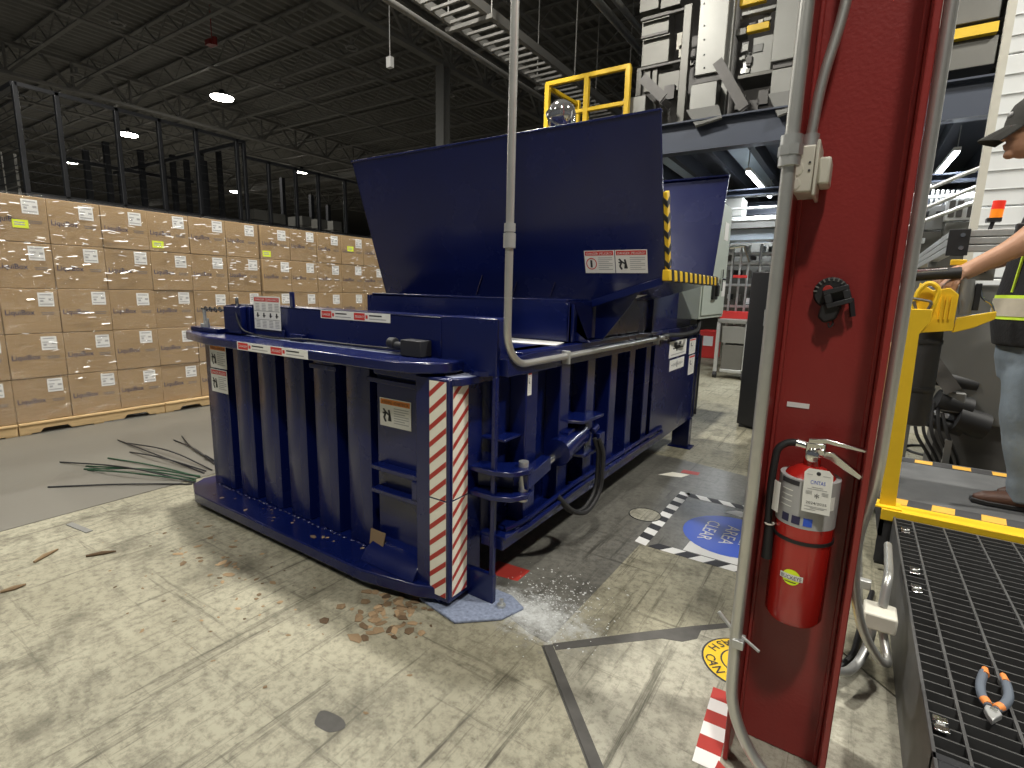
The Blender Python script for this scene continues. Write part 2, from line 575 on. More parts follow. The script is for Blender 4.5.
def decal(name, parent, org, xd, yd, w, h, style, mats=None, **kw):
    """printed sheet: org = lower left corner; xd, yd unit axes; faces xd x yd"""
    xd, yd = V(xd).normalized(), V(yd).normalized()
    n = xd.cross(yd)
    org = V(org)
    mb = MB()
    T = 0.0015

    def q(u0, v0, u1, v1, lay):
        o = n * (T + 0.0006 * lay)
        mb.add([org + xd * (u0 * w) + yd * (v0 * h) + o, org + xd * (u1 * w) + yd * (v0 * h) + o,
                org + xd * (u1 * w) + yd * (v1 * h) + o, org + xd * (u0 * w) + yd * (v1 * h) + o], [(0, 1, 2, 3)])

    def t(s_, u, v, hh, lay=2, ww=None):
        mb.text(s_, org + xd * (u * w) + yd * (v * h), xd, yd, hh * h, n * (T + 0.0006 * lay), True, ww * w if ww else None)
    mb.slab([org, org + xd * w, org + xd * w + yd * h, org + yd * h], n * T)
    ms = ['paper', 'sign_red', 'ink', 'sign_orange', 'tag_grey']
    if style in ('danger', 'warning'):
        mb.k = 1 if style == 'danger' else 3
        q(0.03, 0.78, 0.97, 0.97, 1)
        mb.k = 0 if style == 'danger' else 2
        t('DANGER ¡PELIGRO!' if style == 'danger' else 'WARNING  ADVERTENCIA', 0.5, 0.865, 0.15, 2, 0.86)
        mb.k = 4
        for i in range(7):
            q(0.46, 0.66 - i * 0.085, 0.93 - 0.12 * (i % 3 == 2), 0.69 - i * 0.085, 1)
        mb.k = 2
        sk = kw.get('pic', 'person')
        if sk == 'person':
            for a in ([(.12, .62), (.2, .5), (.32, .4), (.3, .2)], [(.1, .45), (.2, .5)], [(.2, .5), (.14, .3), (.2, .16)], [(.3, .6), (.36, .2)]):
                for (u0, v0), (u1, v1) in zip(a[:-1], a[1:]):
                    dd = V((u1 - u0, v1 - v0)).normalized() * 0.03
                    o = n * (T + 0.0012)
                    pp = [(u0 - dd.y, v0 + dd.x), (u0 + dd.y, v0 - dd.x), (u1 + dd.y, v1 - dd.x), (u1 - dd.y, v1 + dd.x)]
                    mb.add([org + xd * (a_ * w) + yd * (b_ * h) + o for a_, b_ in pp], [(0, 1, 2, 3)])
        else:
            mb.k = 1
            for i in range(16):
                a0, a1 = 2 * math.pi * i / 16, 2 * math.pi * (i + 1) / 16
                o = n * (T + 0.0012)
                mb.add([org + xd * (w * .23 + rr * h * math.cos(a)) + yd * (h * .42 + rr * h * math.sin(a)) + o for rr, a in ((.26, a0), (.26, a1), (.22, a1), (.22, a0))], [(0, 1, 2, 3)])
            mb.k = 2
            q(0.19, 0.25, 0.26, 0.58, 1)
    elif style == 'board':
        mb.k = 1
        q(0.03, 0.84, 0.49, 0.96, 1); q(0.51, 0.84, 0.97, 0.96, 1)
        mb.k = 0
        t('DANGER', 0.26, 0.90, 0.09, 2, 0.36); t('¡PELIGRO!', 0.74, 0.90, 0.09, 2, 0.4)
        mb.k = 2
        q(0.02, 0.55, 0.98, 0.56, 1); q(0.02, 0.29, 0.98, 0.30, 1)
        for i, u in enumerate((.08, .32, .57, .80)):
            mb.k = 4
            for j in range(5):
                q(u, 0.76 - j * 0.045, u + 0.15, 0.78 - j * 0.045, 1)
                q(u, 0.24 - j * 0.045, u + 0.15, 0.26 - j * 0.045, 1)
            mb.k = 2
            q(u + 0.04, 0.36, u + 0.09, 0.50, 1); q(u + 0.02, 0.40, u + 0.13, 0.43, 1)
    elif style == 'strip':
        for u, s_ in ((0.0, 'DANGER'), (0.49, '¡PELIGRO!')):
            mb.k = 1
            q(u + 0.015, 0.1, u + 0.17, 0.9, 1)
            mb.k = 0
            t(s_, u + 0.092, 0.5, 0.42, 2, 0.13)
            mb.k = 1
            q(u + 0.18, 0.3, u + 0.21, 0.7, 1)
            mb.k = 2
            q(u + 0.23, 0.6, u + 0.40, 0.75, 1)
            mb.k = 4
            q(u + 0.23, 0.25, u + 0.46, 0.35, 1)
    elif style == 'logo':
        mb.k = 2
        q(.24, .62, .40, .90, 1); q(.30, .55, .62, .70, 1); q(.52, .72, .66, .92, 1); q(.38, .36, .45, .55, 1); q(.2, .5, .8, .58, 1)
        mb.k = 4
        q(.1, .14, .9, .2, 1)
    elif style == 'plate':
        mb.k = 4
        q(.1, .45, .9, .55, 1); q(.45, .2, .52, .8, 1); q(.2, .36, .8, .40, 1); q(.2, .6, .8, .64, 1)
    elif style == 'lines':
        mb.k = 1
        q(.05, .88, .95, .97, 1)
        mb.k = 4
        for i in range(10):
            q(.12, .80 - i * .075, .88 - .1 * (i % 2), .815 - i * .075, 1)
        mb.k = 2
        q(.2, .55, .3, .75, 1); q(.3, .5, .5, .56, 1)
    return mb.build(name, ms, parent, smooth=False)

# ================================================================== SETTING
# ---- floor: slabs with recessed joints, a diamond slab round the red column
fl = MB().bx(-75, 25, -14, 60, -0.30, -0.006).build('floor', 'joint_fill', kind='structure', loc=(0, 0, 0))
dm = [(-0.95, 1.76), (-0.06, 2.65), (0.83, 1.76), (-0.06, 0.87)]
BX = -4.15
g = 0.011
mb = MB()
x0, x1, y0, y1 = BX + g, 25, -14, 60
L_, T_, R_, B_ = [(p[0], p[1]) for p in ((dm[0][0] - g * 1.4, dm[0][1]), (dm[1][0], dm[1][1] + g * 1.4), (dm[2][0] + g * 1.4, dm[2][1]), (dm[3][0], dm[3][1] - g * 1.4))]
for poly in ([(x0, y0), (L_[0], y0), L_, (L_[0], y1), (x0, y1)], [(R_[0], y0), (x1, y0), (x1, y1), (R_[0], y1), R_],
             [L_, T_, R_, (R_[0], y1), (L_[0], y1)], [L_, (L_[0], y0), (R_[0], y0), R_, B_]):
    mb.add([(p[0], p[1], 0.0) for p in poly], [tuple(range(len(poly)))])
for a, b in ((L_, T_), (T_, R_), (R_, B_), (B_, L_)):
    mb.add([(a[0], a[1], 0), (b[0], b[1], 0), (b[0], b[1], -0.02), (a[0], a[1], -0.02)], [(0, 1, 2, 3)])
mb.add([(x0, y0, 0), (x0, y1, 0), (x0, y1, -0.02), (x0, y0, -0.02)], [(0, 1, 2, 3)])
mb.build('slab', 'concrete', fl, smooth=False)
MB().prism(dm, 'Z', -0.02, 0.0).build('slab', 'concrete_grey', fl, smooth=False)
MB().bx(-75, BX, -14, 60, -0.02, 0.0).build('slab', 'slab_grey', fl, smooth=False)
# pale grey repair strips run along the diamond joint
MB().prism([(-0.93, 1.80), (-0.90, 1.77), (-0.55, 2.11), (-0.47, 2.14), (-0.42, 2.20), (-0.42, 2.27), (-0.31, 2.375), (-0.32, 2.41), (-0.46, 2.28), (-0.62, 2.12)], 'Z', 0.0, 0.0012).build('joint_patch', 'joint_fill', fl)
MB().prism([(-0.955, 1.765), (-0.925, 1.79), (-0.50, 1.365), (-0.30, 1.165), (-0.325, 1.135), (-0.53, 1.335)], 'Z', 0.0, 0.0012).build('joint_patch', 'joint_fill', fl)
# dark coating beside the baler
MB().prism([(-2.2, 1.98), (-1.45, 1.93), (-1.05, 1.80), (-0.955, 1.79), (-0.945, 2.30), (-0.935, 2.93), (-0.2, 2.95), (0.2, 2.95), (0.2, 4.55), (-0.60, 4.62), (-1.25, 4.75), (-2.2, 4.75)], 'Z', 0.0, 0.001).build('floor_coating', 'floor_coat', fl)

# ---- roof
ce = MB().bx(-75, 25, -14, 60, 9.75, 9.9).build('ceiling', 'roof_dark', kind='structure', loc=(0, 0, 9.75))
mb = MB()
x = -40.0
while x < 12:                                   # fluted roof deck
    mb.add([(x, -14, 9.75), (x, 45, 9.75), (x + 0.09, 45, 9.66), (x + 0.09, -14, 9.66), (x + 0.19, 45, 9.66), (x + 0.19, -14, 9.66), (x + 0.28, 45, 9.75), (x + 0.28, -14, 9.75)],
           [(0, 1, 2, 3), (3, 2, 4, 5), (5, 4, 6, 7)])
    x += 0.34
mb.build('roof_deck', 'roof_steel', ce, smooth=False)


def joist(y, x0=-60.0, x1=12.0, zb=8.95, zt=9.62, step=0.75):
    mb = MB()
    mb.bx(x0, x1, y - 0.06, y + 0.06, zt - 0.05, zt)
    mb.bx(x0, x1, y - 0.06, y + 0.06, zb, zb + 0.05)
    x, k = x0, 0
    while x + step <= x1:
        a, b = (zb + 0.03, zt - 0.03) if k % 2 == 0 else (zt - 0.03, zb + 0.03)
        mb.bar((x, y, a), (x + step, y, b), 0.03, 0.03)
        x += step
        k += 1
    return mb


jm = joist(0)
j0 = None
for i in range(19):
    y = 1.4 + i * 1.85
    if j0 is None:
        j0 = jm.build('roof_joist', 'roof_steel', ce, smooth=False)
        j0.location.y = y
    else:
        c = j0.copy(); COL.objects.link(c); c.location.y = y


def girder(x, zb=8.3, zt=9.4):
    mb = MB()
    mb.bx(x - 0.12, x + 0.12, -10, 45, zt - 0.10, zt).bx(x - 0.12, x + 0.12, -10, 45, zb, zb + 0.10)
    for k in range(30):
        y = -10 + k * 1.83
        mb.bar((x, y, zb + .05), (x, y + 0.91, zt - .05), 0.09, 0.09).bar((x, y + 0.91, zt - .05), (x, y + 1.83, zb + .05), 0.09, 0.09)
        mb.bar((x, y + 1.83, zb), (x, y + 1.83, zt), 0.07, 0.07, (1, 0, 0))
    return mb


for x in (-11.6, -25.0, -39.0):
    girder(x).build('roof_girder', 'roof_steel', ce, smooth=False)
for x, z, r in ((-15.2, 8.85, 0.05), (-19.5, 8.85, 0.045), (-30, 8.8, 0.05), (-8.4, 8.8, 0.05)):
    MB().cyl((x, -10, z), (x, 45, z), r, n=8).build('sprinkler_pipe', 'roof_pipe', ce)
for y in (24.0,):
    MB().bx(-60, 2, y - 0.09, y + 0.09, 8.60, 8.66).bx(-60, 2, y - 0.01, y + 0.01, 8.66, 8.90).bx(-60, 2, y - 0.09, y + 0.09, 8.90, 8.95).build('roof_beam', 'roof_steel', ce, smooth=False)
# walls of the hall far off
MB().bx(-75, 25, 59.5, 60, 0, 9.75).build('wall_back', 'wall_grey', kind='structure')
MB().bx(-75, -74.5, -14, 60, 0, 9.75).build('wall_left', 'wall_grey', kind='structure')

# ================================================================== BALER
BL = thing('baler', 'large dark blue horizontal baler with ribbed door and tall feed hopper', 'baler', (-2.35, 3.2, 0))
B = 'baler_blue'


def bp(name, mb, m=B, bevel=0.004, parent=None, **k):
    return mb.build(name, m, parent or BL, bevel=bevel, **k)


# door
tp = bp('door_top_plate', MB().prism([(-3.84, 1.95), (-3.84, 1.76), (-3.72, 1.70), (-3.30, 1.612), (-1.80, 1.608), (-1.60, 1.64), (-1.50, 1.72), (-1.48, 1.80), (-1.50, 1.95)], 'Z', 1.13, 1.182), bevel=0.008)
bpz = bp('door_bottom_plate', MB().prism([(-3.80, 1.95), (-3.82, 1.78), (-3.76, 1.68), (-3.58, 1.605), (-1.92, 1.60), (-1.60, 1.66), (-1.46, 1.72), (-1.46, 1.95)], 'Z', 0.042, 0.108), bevel=0.008)
bp('door_skin', MB().bx(-3.70, -1.50, 1.925, 1.955, 0.10, 1.14))
for i in range(6):
    xl = -3.62 + i * 0.275
    xr = xl + 0.205
    if i == 0:
        xl = -3.69
    q = MB().prism([(xl, 1.93), (xl + 0.012, 1.80), (xl + 0.024, 1.79), (xr - 0.024, 1.79), (xr - 0.012, 1.80), (xr, 1.93)], 'Z', 0.105, 1.133)
    bp('door_rib', q, bevel=0.010)
mb = MB()
for i in range(34):                             # weld bead and sweepings along the rib feet
    x = -3.6 + i * 0.048 + RND.uniform(-.01, .01)
    mb.ball((x, 1.785 - RND.uniform(0, .012), 0.111), (0.018, 0.010, 0.006), 6, 4)
bp('weld_bead', mb, bevel=0, kind='stuff')
for z in (1.05,):
    bp('rib_collar', MB().bx(-2.53, -2.30, 1.783, 1.80, z, z + 0.028))
# lock side of the door
bp('lock_box', MB().bx(-2.00, -1.62, 1.80, 1.93, 0.10, 1.085))
bp('lock_ledge', MB().prism([(-2.03, 1.93), (-2.03, 1.76), (-1.72, 1.745), (-1.62, 1.745), (-1.62, 1.93)], 'Z', 1.035, 1.06))
bp('lock_ledge', MB().bx(-1.99, -1.62, 1.74, 1.80, 0.585, 0.61))
bp('lock_ledge', MB().bx(-1.99, -1.62, 1.74, 1.80, 0.46, 0.485))
bp('lock_ledge', MB().bx(-1.70, -1.63, 1.735, 1.80, 0.49, 0.585))
bp('lock_shoe', MB().prism([(1.93, 0.108), (1.66, 0.108), (1.70, 0.16), (1.80, 0.20), (1.93, 0.20)], 'X', -2.0, -1.63))
bp('lock_post', MB().prism([(-1.632, 1.698), (-1.438, 1.698), (-1.432, 1.704), (-1.432, 1.94), (-1.455, 1.94), (-1.455, 1.722), (-1.632, 1.722)], 'Z', 0.052, 1.115), bevel=0.004)
bp('lock_post_cap', MB().prism([(-1.95, 1.92), (-1.95, 1.735), (-1.45, 1.70), (-1.40, 1.74), (-1.38, 1.96), (-1.45, 2.0)], 'Z', 1.085, 1.118))


def hazard(name, org, xd, w, h, n):
    mb = MB()
    nn = V(xd).cross(V((0, 0, 1)))
    org, xd = V(org), V(xd)
    mb.slab([org, org + xd * w, org + xd * w + V((0, 0, h)), org + V((0, 0, h))], nn * 0.0015)
    mb.k = 1
    pitch = h / n
    o = nn * 0.0022
    rise = w * 0.85
    for i in range(-1, n + 1):
        a = i * pitch
        zs = [(0, a), (w, a + rise), (w, a + rise + pitch * .34), (0, a + pitch * .34)]
        poly = zs                                # clip to the strip
        for lim, sgn in ((0, 1), (h, -1)):
            out = []
            for (p, q) in zip(poly, poly[1:] + poly[:1]):
                ip, iq = (p[1] - lim) * sgn >= 0, (q[1] - lim) * sgn >= 0
                if ip:
                    out.append(p)
                if ip != iq:
                    t = (lim - p[1]) / (q[1] - p[1])
                    out.append((p[0] + (q[0] - p[0]) * t, lim))
            poly = out
            if len(poly) < 3:
                break
        if len(poly) >= 3:
            mb.add([org + xd * p[0] + V((0, 0, p[1])) + o for p in poly], [tuple(range(len(poly)))])
    return mb.build(name, ['cream', 'stripe_red'], BL, smooth=False, label='reflective strip with red diagonal stripes')


for z0, h, n in ((0.075, 0.475, 6), (0.558, 0.545, 7)):
    hazard('reflective_strip', (-1.546, 1.6975, z0), (1, 0, 0), 0.098, h, n)
    hazard('reflective_strip', (-1.4315, 1.722, z0), (0, 1, 0), 0.108, h, n)
# mouth frame, header and feet
bp('header_channel', MB().bx(-3.44, -1.62, 1.86, 1.90, 1.18, 1.372).bx(-3.44, -1.62, 1.86, 2.05, 1.36, 1.372))
bp('frame_post', MB().prism([(-1.62, 1.862), (-1.47, 1.875), (-1.30, 1.862), (-1.30, 1.892), (-1.32, 1.892), (-1.32, 2.0), (-1.62, 2.0)], 'Z', 1.12, 1.378))
bp('frame_plate', MB().bx(-1.455, -1.298, 1.862, 1.892, 0.012, 0.16).bx(-1.322, -1.298, 1.862, 1.885, 0.16, 1.12))
bp('frame_shelf', MB().bx(-1.44, -1.30, 1.94, 2.09, 0.30, 0.318))
bp('frame_shelf', MB().bx(-1.44, -1.30, 1.94, 2.09, 0.80, 0.815))
bp('frame_plate', MB().bx(-3.46, -3.36, 1.96, 2.0, 0.02, 1.37))
bp('corner_bracket', MB().bx(-3.47, -3.19, 1.84, 1.90, 1.18, 1.365).bx(-3.42, -3.22, 1.80, 1.84, 1.19, 1.36))
# round hinge and latch pieces on the deck
bp('hinge_disc', MB().lathe((-1.40, 1.93, 1.118), [(0.085, 0), (0.085, 0.022), (0.05, 0.024), (0.05, 0.05)], 20), bevel=0)
bp('foot_plate', MB().prism([(-1.62, 1.70), (-1.36, 1.655), (-1.20, 1.80), (-1.16, 1.93), (-1.26, 1.98), (-1.62, 1.98)], 'Z', 0.002, 0.016), 'dust_blue')
bp('foot_gusset', MB().prism([(1.72, 0.016), (1.88, 0.016), (1.88, 0.10), (1.70, 0.052)], 'X', -1.53, -1.50))
mb = MB().cyl((-1.25, 1.87, 0.016), (-1.25, 1.87, 0.03), 0.022, n=6).cyl((-1.25, 1.87, 0.03), (-1.25, 1.87, 0.055), 0.010, n=10)
bp('anchor_bolt', mb, 'galv', 0)
mb = MB()
mb.bx(-3.78, -3.44, 1.76, 1.85, 1.183, 1.212)
lt = bp('latch_plate', mb)
mb = MB().cyl((-3.66, 1.80, 1.21), (-3.66, 1.80, 1.33), 0.010).cyl((-3.66, 1.80, 1.21), (-3.66, 1.80, 1.235), 0.028).cyl((-3.625, 1.80, 1.21), (-3.625, 1.80, 1.27), 0.008)
bp('latch_pin', mb, 'galv', 0)
mb = MB()
for i in range(9):
    mb.torus((-3.665 + i * 0.024, 1.80 + .003 * i, 1.332 + 0.002 * math.sin(i * 2)), 0.014, 0.0045, (0, 1, 0.2) if i % 2 else (0, .2, 1), 10, 5)
bp('latch_chain', mb, 'dark_steel', 0)
bp('lift_ring', MB().torus((-3.36, 1.86, 1.375), 0.034, 0.010, (0.5, 1, 0), 16, 6), 'dark_steel', 0)
bp('cable', MB().tube(fillet([(-3.32, 1.84, 1.375), (-3.26, 1.79, 1.31), (-3.20, 1.79, 1.215), (-3.0, 1.80, 1.19), (-2.80, 1.82, 1.19), (-2.6, 1.80, 1.205), (-2.2, 1.82, 1.20), (-1.84, 1.82, 1.205)], .08), 0.005, 6), 'rubber', 0)
bp('clamp_block', MB().bx(-2.74, -2.62, 1.815, 1.85, 1.183, 1.225))
mb = MB().bx(-1.80, -1.67, 1.77, 1.85, 1.183, 1.26).cyl((-1.86, 1.80, 1.225), (-1.80, 1.80, 1.225), 0.02).cyl((-1.90, 1.80, 1.235), (-1.86, 1.80, 1.235), 0.028)
bp('limit_switch', mb, 'dark_steel')
bp('marker_blade', MB().bx(-2.825, -2.790, 1.88, 1.895, 1.37, 1.463))
bp('marker_blade', MB().bx(-3.14, -2.84, 1.845, 1.855, 1.19, 1.235))

# press body
bp('body_shell', MB().bx(-3.36, -1.372, 1.98, 5.30, 0.30, 1.16))
bp('body_deck', MB().bx(-3.36, -1.32, 1.98, 5.30, 1.16, 1.222))
bp('top_rail', MB().bx(-1.40, -1.268, 2.02, 5.30, 1.115, 1.222))
bp('top_rail_end', MB().prism([(1.90, 1.12), (1.90, 1.20), (2.1, 1.215), (2.40, 1.215), (2.42, 1.12)], 'X', -1.32, -1.262))
bp('bottom_rail', MB().bx(-1.40, -1.27, 1.90, 4.40, 0.282, 0.335))
bp('bottom_ledge', MB().bx(-1.40, -1.255, 1.90, 4.30, 0.335, 0.352).bx(-1.40, -1.262, 2.0, 4.3, 0.352, 0.358))
bp('bottom_plate', MB().bx(-3.36, -1.38, 1.98, 5.30, 0.26, 0.30))
ribsY = (2.088, 2.439, 2.769, 3.123, 3.452, 3.794)
ribs = []
for y in ribsY:
    ribs.append(bp('side_rib', MB().bx(-1.375, -1.279, y, y + 0.11, 0.352, 1.12), bevel=0.006))
bp('side_panel', MB().bx(-1.40, -1.268, 3.962, 5.29, 0.285, 1.13).bx(-1.262, -1.25, 5.24, 5.29, 0.30, 1.13))
bp('rear_leg', MB().bx(-1.41, -1.245, 5.13, 5.23, 0.012, 0.30).bx(-1.44, -1.21, 5.10, 5.26, 0.001, 0.012))
bp('rear_leg', MB().bx(-3.36, -3.20, 5.13, 5.23, 0.012, 0.30).bx(-3.40, -3.16, 5.10, 5.26, 0.001, 0.012))
bp('front_leg', MB().bx(-3.40, -3.28, 2.02, 2.14, 0.001, 0.30))
bp('rear_housing', MB().bx(-3.1, -1.72, 5.29, 6.6, 0.35, 1.15))
# hydraulic lines
for k, (z, x) in enumerate(((0.375, -1.243), (0.41, -1.255))):
    bp('hydraulic_line', MB().tube(fillet([(-1.30, 1.96, z - .05), (x, 2.05, z - .03), (x, 2.62, z), (x, 2.68, z), (x, 4.25, z - .005), (-1.33, 4.30, z)], .06), 0.013, 8), B, 0)
bp('hydraulic_line', MB().tube(fillet([(-1.235, 5.27, 1.12), (-1.235, 5.275, 0.55), (-1.235, 5.27, 0.33)], .05), 0.011, 8), 'dark_steel', 0)
# door lock ram
def ring_plate(mb, pts, z0, z1):
    mb.prism(pts, 'Z', z0, z1)
arm = [(-1.433, 1.846), (-1.433, 1.938), (-1.33, 1.98), (-1.27, 2.04), (-1.225, 2.05), (-1.185, 2.02), (-1.175, 1.96), (-1.215, 1.88), (-1.30, 1.843)]
bp('ram_arm', MB().prism(arm, 'Z', 0.665, 0.690))
bp('ram_arm', MB().prism(arm, 'Z', 0.545, 0.570))
bp('ram_arm_web', MB().prism([(-1.433, 1.93), (-1.433, 1.91), (-1.27, 1.98), (-1.28, 2.0)], 'Z', 0.57, 0.665))
bp('ram_pin', MB().cyl((-1.222, 1.99, 0.52), (-1.222, 1.99, 0.715), 0.024), 'galv', 0)
A_, B_ = V((-1.215, 2.0, 0.622)), V((-1.30, 2.80, 0.68))
dr = (B_ - A_).normalized()
bp('ram_clevis', MB().bar(A_ - dr * 0.03, A_ + dr * 0.24, 0.055, 0.075))
bp('ram_rod', MB().cyl(A_ + dr * 0.2, A_ + dr * 0.5, 0.026), 'chrome', 0)
bp('ram_barrel', MB().cyl(A_ + dr * 0.40, A_ + dr * 0.74, 0.068, n=20).cyl(A_ + dr * 0.385, A_ + dr * 0.43, 0.076, n=20).bar(A_ + dr * .50, A_ + dr * .60, .04, .16), B, 0)
bp('ram_bracket', MB().prism([(-1.38, 2.50), (-1.20, 2.58), (-1.19, 2.84), (-1.38, 2.88)], 'Z', 0.775, 0.795))
bp('ram_bracket', MB().prism([(-1.38, 2.60), (-1.22, 2.66), (-1.21, 2.84), (-1.38, 2.88)], 'Z', 0.555, 0.575))
bp('ram_valve', MB().bx(-1.23, -1.185, 2.78, 2.86, 0.60, 0.68).cyl((-1.215, 2.74, 0.70), (-1.215, 2.80, 0.72), 0.02))
for k, dx in enumerate((0, 0.03)):
    bp('hydraulic_hose', MB().tube(fillet([(-1.20 + dx, 2.74, 0.66), (-1.175 + dx, 2.76, 0.58), (-1.17 + dx, 2.74, 0.34), (-1.19 + dx, 2.60, 0.25), (-1.22 + dx, 2.48, 0.29), (-1.25, 2.40, 0.40)], .12, 8), 0.014, 8), 'rubber', 0)

# throat under the hopper
th = [(-2.98, 1.225), (-2.93, 1.44), (-2.90, 1.462), (-1.36, 1.45), (-1.33, 1.43), (-1.33, 1.225)]
bp('throat_front', MB().prism(th, 'Y', 2.60, 2.63), bevel=0.006)
bp('throat_top', MB().bx(-2.92, -1.345, 2.60, 2.96, 1.44, 1.464), bevel=0.006)
bp('throat_side', MB().prism([(2.60, 1.225), (2.60, 1.45), (2.95, 1.45), (4.0, 1.46), (4.0, 1.225)], 'X', -1.345, -1.33))
bp('throat_side', MB().prism([(2.60, 1.225), (2.60, 1.45), (2.95, 1.45), (4.0, 1.46), (4.0, 1.225)], 'X', -2.97, -2.94))
bp('throat_gusset', MB().prism([(2.62, 1.225), (2.62, 1.44), (2.78, 1.225)], 'X', -1.33, -1.31).prism([(-1.33, 1.44), (-1.33, 1.30), (-1.22, 1.225), (-1.33, 1.225)], 'Y', 2.66, 2.68))
bp('rear_tower', MB().bx(-2.94, -1.30, 3.95, 5.05, 1.222, 1.58))
# hopper: front and rear sheets lean outwards, left sheet, open feed side on the right
XL, XR, ZT = -3.095, -0.890, 2.37


def yf(z):                                      # front sheet line
    return 2.90 - (z - 1.46) * (0.30 / 0.91)


def yr(z):
    return 3.90 + (z - 1.46) * (0.30 / 0.91)


fs = [(-3.09, 1.462), (XL, ZT), (XR, ZT), (XR, 1.60), (-1.30, 1.462)]
mb = MB()
mb.slab([(x, yf(z), z) for x, z in fs], (0, 0.012, 0))
bp('hopper_front', mb, bevel=0.002)
mb = MB()
mb.slab([(x, yr(z), z) for x, z in fs], (0, 0.012, 0))
bp('hopper_rear', mb, bevel=0.002)
bp('hopper_left', MB().slab([(XL, yf(1.462), 1.462), (XL, yf(ZT), ZT), (XL, yr(ZT), ZT), (XL, yr(1.462), 1.462)], (0.012, 0, 0)), bevel=0.002)
bp('hopper_rim', MB().bx(XL - 0.004, XR, yf(ZT) - 0.004, yf(ZT) + 0.028, ZT - 0.006, ZT + 0.006), bevel=0.002)
bp('hopper_rim', MB().bx(XL - 0.004, XR, yr(ZT) - 0.02, yr(ZT) + 0.028, ZT - 0.006, ZT + 0.006), bevel=0.002)
# feed chute floor from the lip down to the throat
bp('feed_chute', MB().slab([(XR, yf(1.6), 1.60), (XR, yr(1.6), 1.60), (-1.33, yr(1.462), 1.462), (-1.33, yf(1.462), 1.462)], (0, 0, -0.012)), bevel=0.002)
bp('chute_flange', MB().slab([(XR, yf(1.6) - .002, 1.60), (XR, yf(1.6) - .002, 1.555), (-1.33, yf(1.462) - .002, 1.415), (-1.33, yf(1.462) - .002, 1.462)], (0, -0.014, 0)).slab([(XR, yf(1.6) - .016, 1.60), (XR, yf(1.6) + .05, 1.60), (-1.28, yf(1.462) + .05, 1.47), (-1.28, yf(1.462) - .016, 1.47)], (0, 0, -0.008)))
bp('chute_skirt', MB().slab([(-1.32, 2.93, 1.225), (-1.32, 2.93, 1.45), (-1.02, 2.90, 1.555), (-1.12, 2.95, 1.42), (-1.27, 2.95, 1.225)], (0, 0.012, 0)))
for _a, _b in (((-2.2, 1.472), (-2.12, 1.60)), ((-1.9, 1.472), (-1.85, 1.56)), ((-1.62, 1.472), (-1.57, 1.56))):
    bp('hopper_crease', MB().bar((_a[0], yf(_a[1]) - .004, _a[1]), (_b[0], yf(_b[1]) - .004, _b[1]), 0.004, 0.008), bevel=0)


def padded_edge(p0, p1, w, h, n, up):
    """yellow foam edge guard with black diagonal bands"""
    p0, p1 = V(p0), V(p1)
    root = MB().bar(p0, p1, w, h, up)
    o = root.build('edge_guard', 'yellow', BL, bevel=0.006, label='yellow and black striped edge guard')
    d = p1 - p0
    sk = V(up).cross(d).normalized().cross(d).normalized() * 0.012
    for i in range(n):
        a = p0 + d * ((i + 0.28) / n)
        b = p0 + d * ((i + 0.70) / n)
        dn = d.normalized()
        s1 = dn.cross(V(up)).normalized()
        s2 = s1.cross(dn)
        ww, hh = w / 2 + .002, h / 2 + .002
        vs = []
        for e in (a, b):
            for i1, i2 in ((-1, -1), (1, -1), (1, 1), (-1, 1)):
                vs.append(e + s1 * (ww * i1) + s2 * (hh * i2) + dn * (0.014 * i1 - 0.012 * i2))
        MB().add(vs, [(3, 2, 1, 0), (4, 5, 6, 7)] + [(j, (j + 1) % 4, 4 + (j + 1) % 4, 4 + j) for j in range(4)]).build('guard_band', 'black', o, bevel=0.002)
    return o


padded_edge((XR + 0.012, yf(2.02) + 0.02, 2.02), (XR + 0.012, yf(1.64) + 0.02, 1.64), 0.022, 0.045, 5, (0, 1, 0))
padded_edge((XR + 0.012, yf(1.62) - .02, 1.605), (XR + 0.012, yr(1.62) + .05, 1.605), 0.04, 0.06, 11, (0, 0, 1))
# control cabinet at the rear right
cb = bp('control_cabinet', MB().bx(-1.40, -1.12, 4.60, 5.54, 1.30, 2.34), 'cabinet_green', 0.006)
MB().bx(-1.122, -1.108, 4.64, 5.50, 1.33, 2.31).build('cabinet_door', 'cabinet_green', cb, bevel=0.004)
MB().bx(-1.11, -1.085, 4.93, 5.10, 1.47, 1.62).bx(-1.10, -1.06, 4.98, 5.04, 1.50, 1.60).build('disconnect_switch', 'dark_steel', cb, bevel=0.004)
MB().bx(-1.11, -1.09, 5.25, 5.29, 1.55, 1.75).cyl((-1.09, 5.2, 1.66), (-1.09, 5.36, 1.66), 0.012).build('cabinet_latch', 'chrome', cb)
MB().bx(-1.11, -1.104, 5.34, 5.48, 1.50, 1.64).build('cabinet_notice', 'white', cb)
MB().bx(-1.11, -1.104, 5.24, 5.40, 2.02, 2.18).build('cabinet_notice', 'white', cb)
bp('cable', MB().tube(fillet([(-1.26, 4.1, 1.185), (-1.2, 4.5, 1.17), (-1.14, 4.72, 1.2), (-1.16, 4.80, 1.30)], .12), 0.018, 8), 'rubber', 0)
# dust and sweepings on the door plates
bp('dust_layer', MB().prism([(-3.45, 1.855), (-3.0, 1.80), (-2.6, 1.79), (-2.2, 1.80), (-1.9, 1.79), (-1.7, 1.82), (-1.7, 1.858)], 'Z', 1.1815, 1.1832), 'deck_dust', 0)
bp('dust_layer', MB().prism([(-1.62, 1.90), (-1.50, 1.75), (-1.44, 1.73), (-1.40, 1.80), (-1.40, 1.93)], 'Z', 1.1175, 1.1192), 'deck_dust', 0)
